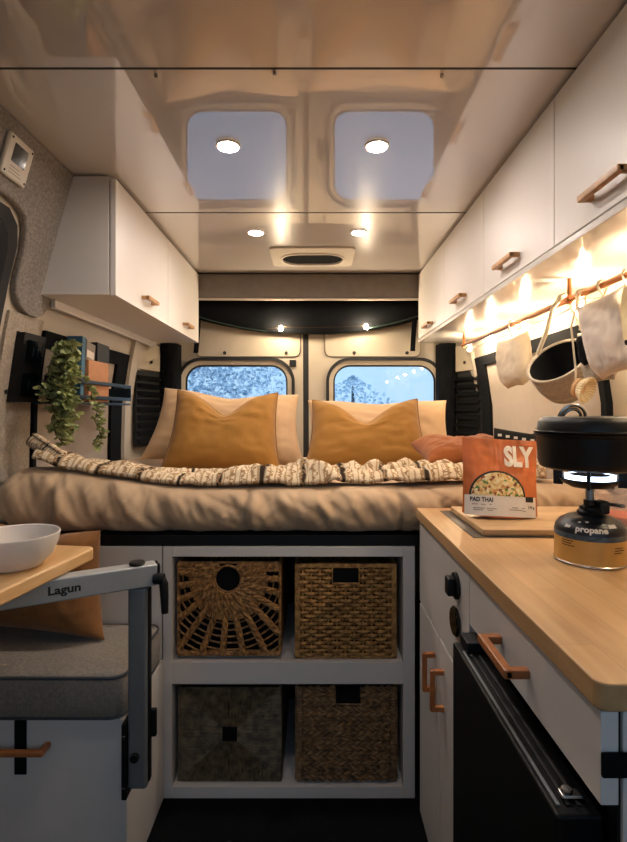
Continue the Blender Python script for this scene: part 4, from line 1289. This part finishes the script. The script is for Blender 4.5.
def patch(x0, x1, z0, z1, nu, nv, d=0.0, cut=None):
    mb = MB()
    mb.grid(nu, nv, lambda u, v: onp(x0+(x1-x0)*u, z0+(z1-z0)*v, d))
    return mb
mb = patch(-PW/2+.004, PW/2-.006, .0035, .0485, 34, 10); new('white_band', mb, M['pouchwhite'], pch)
# lighter orange ribs and frame of the print
for a in (.0, .006):
    mb = patch(-.012+a*1.6, -.008+a*1.6, .085, .176, 3, 12, .0001); new('printed_rule', mb, M['pouchlight'], pch)
for (xa, xb, za, zb) in ((.006, .072, .105, .108), (.006, .072, .168, .171), (.006, .009, .105, .171), (.069, .072, .105, .171)):
    mb = patch(xa, xb, za, zb, 8, 8, .0001); new('printed_frame', mb, M['pouchlight'], pch)
# bowl of noodles print: half disc
def halfdisc(cx, cz, r, d):
    mb = MB()
    mb.grid(30, 10, lambda u, v: onp(cx+r*(.02+.98*v)*math.cos(PI*u), cz+r*.92*(.02+.98*v)*math.sin(PI*u), d))
    return mb
new('printed_bowl', halfdisc(-.010, .0486, .062, .0002), M['ink'], pch)
new('printed_noodles', halfdisc(-.010, .0486, .0575, .0005), M['noodle'], pch)
new('lettering', textmesh('SLY', .062, lambda x, y, z: onp(x+.040, y+.138, .0004), 0, .0032, .66), M['inkw'], pch)
new('lettering', textmesh('PAD THAI', .0135, lambda x, y, z: onp(x-.046, y+.0385, .0004), 0, .0005, .82), M['ink'], pch)
for k, (xx, zz, ln) in enumerate(((-.066, .027, .012), (-.048, .027, .010), (-.030, .028, .006), (-.064, .0185, .024), (-.036, .0185, .022), (-.064, .0145, .020), (-.034, .0145, .012), (.020, .023, .014), (.014, .018, .030), (.042, .0225, .008), (.044, .0165, .008))):
    mb = patch(xx, xx+ln, zz, zz+.0018, 4, 2, .0004); new('small_print', mb, M['greyb'], pch)
new('lettering', textmesh('174 g', .0085, lambda x, y, z: onp(x+.066, y+.0255, .0004), 0, .0003, .9), M['ink'], pch)
mb = patch(.052, .072, .0375, .0495, 5, 3, .0006); new('black_badge', mb, M['ink'], pch)
# torn black top strip leaning behind the right half
mb = MB(); TT = PT @ Matrix.Translation((.045, .010, PH-.002)) @ Matrix.Rotation(-.17+.02, 4, 'Y').inverted()
mb.grid(14, 5, lambda u, v: PT @ Vector((-.010+.100*u, .006+.004*math.sin(u*3), PH-.006+.026*v+.012*(1-u)-.004)))
o = new('tear_strip', mb, M['black'], pch); md = o.modifiers.new('s', 'SOLIDIFY'); md.thickness = .0015
for k in range(5):
    mb = MB(); xx = -.002+.019*k
    mb.grid(3, 3, lambda u, v: PT @ Vector((xx+.009*u, .0035+.004*math.sin((xx+.01)/.1*3), PH+.001+.006*v+.012*(1-(xx+.01)/.1)-.004)))
    new('strip_print', mb, M['pouchwhite'], o)

# stove: canister, burner, pan
SX, SY = .481, .875
cz = .8175
can = thing('gas_canister', (SX, SY, cz), 'gold and black propane canister under the camping burner', 'gas canister')
r = .0565
mb = MB(); mb.lathe([(0, .003), (r-.010, .0), (r-.002, .0), (r, .003), (r, .045)], (SX, SY, cz), 64); new('gold_label', mb, M['gold'], can)
mb = MB(); mb.lathe([(r, .045), (r, .054), (r*.975, .061), (r*.85, .071), (r*.62, .078), (r*.40, .081), (r*.30, .081), (0, .081)], (SX, SY, cz), 64); new('dark_shoulder', mb, M['canblue'], can)
mb = MB(); mb.lathe([(r+.0003, .0445), (r+.0003, .0535)], (SX, SY, cz), 64); new('blue_band', mb, M['canblue2'], can)
mb = MB(); mb.lathe([(r-.001, -.0001), (r+.0012, .001), (r+.0012, .003), (r, .004)], (SX, SY, cz), 64); new('base_rim', mb, M['steel'], can)
def oncan(a0, zc, z_extra=.0005):
    def f(x, y, z):
        zz = zc+y
        prof = [(r, 0), (r, .054), (r*.975, .061), (r*.85, .071), (r*.62, .078)]
        # move along the shoulder profile by arc length from the top of the straight wall
        s = zz
        rad, hh = r, s
        if s > .054:
            acc = .054
            for (ra, za), (rb, zb) in zip(prof[1:], prof[2:]):
                L = math.hypot(rb-ra, zb-za)
                if s <= acc+L or (rb, zb) == prof[-1]:
                    t = min(1, (s-acc)/L); rad = ra+(rb-ra)*t; hh = za+(zb-za)*t; break
                acc += L
        a = a0+x/r
        rad += z_extra
        return Vector((SX+rad*math.cos(a), SY+rad*math.sin(a), cz+hh+z_extra*.6))
    return f
aC = -PI/2-.50*0-math.atan2(SX, SY)*1.0+.12
aC = math.atan2(-SY, -SX)+.10
new('lettering', textmesh('propane', .0145, oncan(aC-.05, .0635), 0, .0005, 1.05), M['inkw'], can)
new('lettering', textmesh('iso', .010, oncan(aC-.78, .066), 0, .0003, 1.0), M['inkw'], can)
for k, (da, zz, ln) in enumerate(((-.75, .040, .022), (-.78, .036, .020), (-.72, .032, .024), (.75, .034, .018), (.78, .030, .022), (.70, .026, .016))):
    f = oncan(aC+da, zz); mb = MB(); mb.grid(8, 2, lambda u, v: f((u-.5)*ln, v*.0014, 0)); new('small_print', mb, M['ink'], can)
for da, zz, ww, hh in ((.62, .068, .016, .007), (-.45, .075, .005, .004), (-.2, .078, .006, .003), (.35, .074, .008, .003)):
    f = oncan(aC+da, zz); mb = MB(); mb.grid(6, 3, lambda u, v: f((u-.5)*ww, v*hh, 0)); new('white_mark', mb, M['pouchwhite'], can)

bn = thing('camping_burner', (SX, SY, .8987), 'black camping burner with a blue flame screwed on the canister', 'burner')
mb = MB(); mb.lathe([(0, 0), (.020, 0), (.021, .004), (.017, .008), (.017, .012), (.010, .015), (.010, .024), (0, .024)], (SX, SY, .8990), 28); new('valve_base', mb, M['black'], bn)
mb = MB(); mb.box(SX+.008, SX+.026, SY-.018, SY+.004, .900, .923, .004); new('igniter', mb, M['rubber'], bn)
mb = MB(); mb.lathe([(0, 0), (.007, 0), (.007, .030), (.0, .030)], (SX, SY, .922), 20); new('stem', mb, M['metal'], bn)
mb = MB(); mb.tube([(SX+.010, SY-.010, .918), (SX+.030, SY-.035, .920)], .003, 8); mb.box(SX+.026, SX+.034, SY-.046, SY-.032, .917, .923, .002); new('control_knob', mb, M['metal'], bn)
mb = MB(); mb.lathe([(.006, 0), (.030, .003), (.044, .010), (.048, .016), (.047, .0175), (.042, .012), (.028, .006), (.006, .003), (.006, 0)], (SX, SY, .9425), 48); new('burner_bowl', mb, M['black'], bn)
mb = MB(); mb.lathe([(.034, 0), (.040, 0), (.040, .0075), (.034, .0075), (.034, 0)], (SX, SY, .9595), 48); new('flame', mb, M['flame'], bn)
mb = MB(); mb.lathe([(0, 0), (.032, 0), (.032, .010), (0, .010)], (SX, SY, .9570), 40); new('burner_head', mb, M['black'], bn)
for k in range(4):
    a = PI/4+k*PI/2+.25
    c, s_ = math.cos(a), math.sin(a)
    mb = MB(); mb.box(-.004, .012, -.003, .003, 0, .030, .001, M=Matrix.Translation((SX+c*.046, SY+s_*.046, .9470)) @ Matrix.Rotation(a, 4, 'Z'))
    new('pot_support', mb, M['black'], bn)
pn = thing('cooking_pot', (SX, SY, .978), 'black round camping pot with a lid on the burner', 'pot')
r2 = .0865
mb = MB(); mb.lathe([(0, 0), (r2-.014, 0), (r2-.006, .004), (r2-.003, .012), (r2, .056), (r2+.005, .058), (r2+.006, .061), (r2, .063), (r2-.003, .060), (r2-.006, .014), (0, .004)], (SX, SY, .9775), 64); new('pot_body', mb, M['pan'], pn)
mb = MB(); mb.lathe([(r2+.004, 0), (r2+.005, .002), (r2-.001, .004), (r2-.003, .018), (r2-.009, .026), (r2-.016, .028), (r2-.022, .026), (0, .024), (0, .020), (r2-.02, .0)], (SX, SY, 1.0410), 64); new('lid', mb, M['lid'], pn)
for k, (rad, dy, mt) in enumerate(((.024, 0, M['steel']), (.020, .007, M['sand']), (.0165, .002, M['steel']))):
    mb = MB(); mb.tube([(SX-.008+rad*math.cos(a*PI/14), SY+.045+dy-.006*math.sin(a*PI/14), 1.066+rad*.95*math.sin(a*PI/14)) for a in range(15)], .003, 8)
    new('lid_handle', mb, mt, pn)
jr = thing('jar', (.66, 1.10, .8330), 'clear plastic tub with orange contents behind the camping stove', 'jar')
jc = (.665, 1.09, .8330)
mb = MB(); mb.lathe([(0, .001), (.048, .001), (.050, .006), (.050, .068), (.047, .068), (.047, .007), (0, .007)], jc, 40); new('tub', mb, M['clear'], jr)
mb = MB(); mb.lathe([(0, .0075), (.0465, .0075), (.0465, .020), (0, .022)], jc, 40); new('contents', mb, M['orangeliq'], jr)

# ------------------------------------------------------------------ rail, lights and hanging things on the right
RX, RZ = .71, 1.388
rod = thing('hanging_rail', (RX, 1.6, RZ), 'thin copper hanging rail under the right overhead cabinet', 'rail')
mb = MB(); mb.tube([(RX, .55, RZ), (RX, 2.40, RZ)], .008, 14); new('rod', mb, M['copperrod'], rod)
for y in (.75, 1.395, 2.385):
    mb = MB(); mb.cyl((RX, y, RZ), .006, CB-RZ-.0015, 'z', 12); mb.cyl((RX, y-.008, RZ), .012, .016, 'y', 18); new('bracket', mb, M['copperrod'], rod)
sl = thing('string_light', (.75, 1.6, 1.37), 'string of glowing warm bulbs along the wall behind the copper rail', 'string lights')
LY = [.72, 1.05, 1.40, 1.787, 2.14, 2.43]
pts = []
for a, b in zip([.5]+LY, LY): pts += cat((.752, a, 1.386), (.752, b, 1.386), .012, 9)[:-1]
pts.append(Vector((.752, 2.43, 1.386)))
mb = MB(); mb.tube(pts, .0016, 5); new('cable', mb, M['wire'], sl)
for y in LY: bulb_part((.75, y, 1.374), sl, M['bulb'])

def hang_loop(parent, y, zt, zb, mt, x=RX, r=.0035, wy=.012):
    mb = MB()
    mb.tube([(x-.004, y-wy, zb), (x-.010, y-wy*.5, (zb+zt)/2), (x-.0135, y, RZ), (x-.0096, y, RZ+.0096), (x, y, RZ+.0135), (x+.0096, y, RZ+.0096), (x+.0135, y, RZ), (x+.010, y+wy*.5, (zb+zt)/2), (x+.004, y+wy, zb)], r, 8)
    return new('hanging_loop', mb, mt, parent)
def hang_cloth(name, label, cat_, y, zc_top, wd, ht, th, mt, tilt, rb, seed, x=RX, yaw=0, group=None):
    t = thing(name, (x, y, zc_top-ht), label, cat_, group)
    Mx = Matrix.Translation((x, y, zc_top)) @ Matrix.Rotation(yaw, 4, 'Z') @ Matrix.Rotation(PI/2, 4, 'Z') @ Matrix.Rotation(tilt, 4, 'Y') @ Matrix.Translation((0, 0, -ht))
    mb, rim = pillow_bm(wd, ht, th, Mx, roundb=rb, seed=seed, n=30)
    new('cloth', mb, mt, t, sharp=80)
    hang_loop(t, y, RZ-.002, zc_top-.006, M['rope'], x)
    return t
hang_cloth('cloth_bag', 'small cream cotton bag hanging alone at the far end of the copper rail', 'bag', 1.80, 1.345, .17, .185, .07, M['cotton'], .10, .5, 31, yaw=.25)
hang_cloth('oven_mitt', 'white quilted oven mitt hanging nearest on the copper rail', 'oven mitt', 1.235, 1.365, .155, .205, .06, M['cottonw'], .22, .42, 36, yaw=.35)
# grey knitted bag with a black lining, opening turned towards the lens
kb = thing('knitted_bag', (RX, 1.47, 1.10), 'grey ribbed knit bag with a black lining hanging in the middle of the rail', 'bag')
MM = Matrix.Translation((.715, 1.475, 1.225)) @ Matrix.Rotation(.35, 4, 'Z') @ Matrix.Rotation(-.75, 4, 'Y') @ Matrix.Rotation(.22, 4, 'X') @ Matrix.Diagonal((1, .85, 1, 1))
def kprof():
    out = []
    for i in range(45):
        t = i/44; a = t*PI/2
        rr = .094*math.cos(a)**.7 if t < 1 else 0
        out.append((rr+.0016*math.sin(i*PI*.9) if 0 < i < 43 else rr, -.140*math.sin(a)))
    return out
mb = MB(); mb.lathe(kprof(), (0, 0, 0), 48, MM)
o = new('knit_body', mb, M['rib'], kb)
mb = MB(); mb.lathe([(.091*math.cos(a*PI/24)**.7 if a < 12 else 0, -.115*math.sin(a*PI/24)) for a in range(13)], (0, 0, 0), 40, MM @ Matrix.Scale(.97, 4)); new('lining', mb, M['blackmat'], kb)
mb = MB(); mb.tube([MM @ Vector((.094*math.cos(a*2*PI/40), .094*math.sin(a*2*PI/40), 0)) for a in range(40)], .005, 8, closed=True); new('hem', mb, M['rib'], kb)
pA = MM @ Vector((.02, .096, 0)); pB = MM @ Vector((.07, -.07, 0))
mb = MB()
top = Vector((RX, 1.42, RZ+.019))
for pp, dx_ in ((pA, -.010), (pB, .010)):
    mb.tube([pp, pp.lerp(top, .35)+Vector((.0, 0, .01)), Vector((RX+dx_*2.2, pp.lerp(top, .8).y, pp.lerp(top, .8).z)), Vector((RX+dx_*2, 1.42, RZ)), Vector((RX+dx_*1.4, 1.42, RZ+.014)), top], .0065, 8)
new('bag_strap', mb, M['rope'], kb)
# dark pocketed mitt, scrub brush, spatula
dk = thing('pot_holder', (RX+.02, 1.30, 1.16), 'folded pot holder with a dark pocket hanging behind the white mitt', 'pot holder')
Mx = Matrix.Translation((RX+.035, 1.335, 1.30)) @ Matrix.Rotation(PI/2+.35, 4, 'Z') @ Matrix.Rotation(.15, 4, 'Y') @ Matrix.Translation((0, 0, -.15))
pmb, _ = pillow_bm(.11, .15, .04, Mx, roundb=.3, seed=41, n=24); new('cloth', pmb, M['rib'], dk, sharp=80)
Mx2 = Matrix.Translation((RX+.012, 1.325, 1.275)) @ Matrix.Rotation(PI/2+.35, 4, 'Z') @ Matrix.Rotation(.15, 4, 'Y') @ Matrix.Translation((0, 0, -.075))
pmb, _ = pillow_bm(.07, .085, .03, Mx2, roundb=.4, seed=43, n=20); new('dark_pocket', pmb, M['blackmat'], dk, sharp=80)
hang_loop(dk, 1.335, RZ-.002, 1.295, M['rope'])
sb = thing('scrub_brush', (.70, 1.28, 1.10), 'round wooden scrub brush with pale bristles hanging above the pot', 'brush')
BM_ = Matrix.Translation((.680, 1.275, 1.135)) @ Matrix.Rotation(-1.0, 4, 'Z') @ Matrix.Rotation(-1.25, 4, 'Y')
mb = MB(); mb.lathe([(0, 0), (.020, 0), (.026, .006), (.024, .014), (.012, .020), (0, .021)], (0, 0, 0), 28, BM_); new('brush_head', mb, M['sand'], sb)
mb = MB()
for k in range(26):
    a = 2*PI*k/26
    mb.tube([BM_ @ Vector((.020*math.cos(a), .020*math.sin(a), .003)), BM_ @ Vector((.032*math.cos(a), .032*math.sin(a), -.018))], [.0032, .0040], 6)
bo = new('bristles', mb, M['cream'], sb); bo['kind'] = 'stuff'
mb = MB(); mb.tube([BM_ @ Vector((0, 0, .015)), Vector((.672, 1.29, 1.19)), Vector((.672, 1.312, 1.30)), Vector((RX-.0125, 1.314, RZ)), Vector((RX-.009, 1.314, RZ+.009)), Vector((RX, 1.314, RZ+.0125)), Vector((RX+.009, 1.314, RZ+.009)), Vector((RX+.0125, 1.314, RZ))], .0025, 6); new('hanging_loop', mb, M['rope'], sb)
st = thing('wooden_spatula', (RX, 1.13, 1.23), 'pale wooden utensil with a dark tip hanging right of the white mitt', 'utensil')
mb = MB()
for (z0_, w0), (z1_, w1) in zip([(1.36, .012), (1.33, .022), (1.29, .021), (1.25, .014), (1.232, .008)], [(1.33, .022), (1.29, .021), (1.25, .014), (1.232, .008), (1.226, .004)]):
    pass
prof = [(1.362, .010), (1.345, .019), (1.31, .021), (1.27, .016), (1.245, .011), (1.236, .008)]
outl = [(RX-.003, 1.135-w_, z_) for z_, w_ in prof]+[(RX-.003, 1.135+w_, z_) for z_, w_ in reversed(prof)]
mb.poly(outl, (.007, 0, 0)); o = new('blade', mb, M['cream'], st)
mb = MB(); mb.lathe([(0, 0), (.005, .002), (.007, .008), (.006, .013), (0, .014)], (RX, 1.135, 1.226), 14); new('dark_tip', mb, M['black'], st)
hang_loop(st, 1.135, RZ-.002, 1.356, M['rope'], r=.0022, wy=.006)

# ------------------------------------------------------------------ outside: trees with the haze put into their leaf colour
def tree(label, x, y, h, spread, n, seed, z0=0):
    t = thing('tree', (x, y, z0), label, 'tree', 'misty trees behind the van')
    mb = MB(); mb.tube([(x, y, z0), (x+.05, y, z0+h*.4), (x, y, z0+h*.9)], [.16, .10, .02], 8); new('trunk', mb, M['vine_bark'], t)
    fm = MB(); R = random.Random(seed); bm = fm.bm
    for _ in range(n):
        u = R.random()**.7
        zz = z0+h*(.02+.98*u)
        rad = spread*(1-u**(4 if seed == 9 else 2.6))*(.75+.35*nz(zz*2.1, seed, R.random()*2))
        a = R.uniform(0, 2*PI); q = rad*math.sqrt(R.random())
        p = Vector((x+q*math.cos(a), y+q*math.sin(a)*.6, zz))
        s = R.uniform(.03, .075)
        d1 = Vector((R.uniform(-1, 1), R.uniform(-1, 1), R.uniform(-.7, .4))).normalized(); d2 = d1.cross(Vector((R.uniform(-1, 1), R.uniform(-1, 1), R.uniform(-1, 1)))).normalized()
        vs = [bm.verts.new(p+d1*s), bm.verts.new(p+d2*s*.5), bm.verts.new(p-d1*s), bm.verts.new(p-d2*s*.5)]
        bm.faces.new(vs)
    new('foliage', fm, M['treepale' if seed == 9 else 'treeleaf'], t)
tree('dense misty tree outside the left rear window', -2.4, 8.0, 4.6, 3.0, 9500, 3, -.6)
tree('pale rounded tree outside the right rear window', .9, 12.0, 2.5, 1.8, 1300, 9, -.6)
mb = MB(); mb.box(-30, 30, 3.3, 60, -.66, -.6, 0); struct('ground_outside', mb, mat('pale_ground', '#dfe6ec', .8, var=.05, vscale=1))  # unseen ground, made pale to brighten the window reflections in the ceiling

for o in FLAT:
    wnm = o.modifiers.new('n', 'WEIGHTED_NORMAL'); wnm.keep_sharp = True; wnm.weight = 90

# ------------------------------------------------------------------ world, camera, view
wd = bpy.data.worlds.new('overcast'); SC.world = wd; wd.use_nodes = True
t = wd.node_tree; bg = t.nodes['Background']
tc = t.nodes.new('ShaderNodeTexCoord'); sp_ = t.nodes.new('ShaderNodeSeparateXYZ'); t.links.new(tc.outputs['Generated'], sp_.inputs[0])
rp = t.nodes.new('ShaderNodeValToRGB'); rp.color_ramp.elements[0].position = .46; rp.color_ramp.elements[1].position = .62
rp.color_ramp.elements[0].color = (.10, .13, .16, 1); rp.color_ramp.elements[1].color = (.33, .52, .74, 1)
e = rp.color_ramp.elements.new(.505); e.color = (.36, .52, .70, 1)
mr = t.nodes.new('ShaderNodeMapRange'); mr.inputs[1].default_value = -1; mr.inputs[2].default_value = 1
t.links.new(sp_.outputs[2], mr.inputs[0]); t.links.new(mr.outputs[0], rp.inputs[0]); t.links.new(rp.outputs[0], bg.inputs[0])
bg.inputs[1].default_value = 1.35

cam = bpy.data.cameras.new('camera'); co = bpy.data.objects.new('camera', cam); COL.objects.link(co)
co.location = (0, 0, H); co.rotation_euler = (PI/2, 0, 0)
cam.sensor_fit = 'VERTICAL'; cam.sensor_height = 36; cam.lens = 500/842*36
cam.shift_x = -1.5/842; cam.shift_y = -11/842
cam.clip_start = .02
SC.camera = co
vs_ = SC.view_settings
vs_.view_transform = 'Standard'; vs_.look = 'None'; vs_.gamma = 1; vs_.use_curve_mapping = False
vs_.exposure = 0.36
SC.cycles.max_bounces = 10; SC.cycles.diffuse_bounces = 5; SC.cycles.transparent_max_bounces = 12
SC.cycles.use_denoising = True
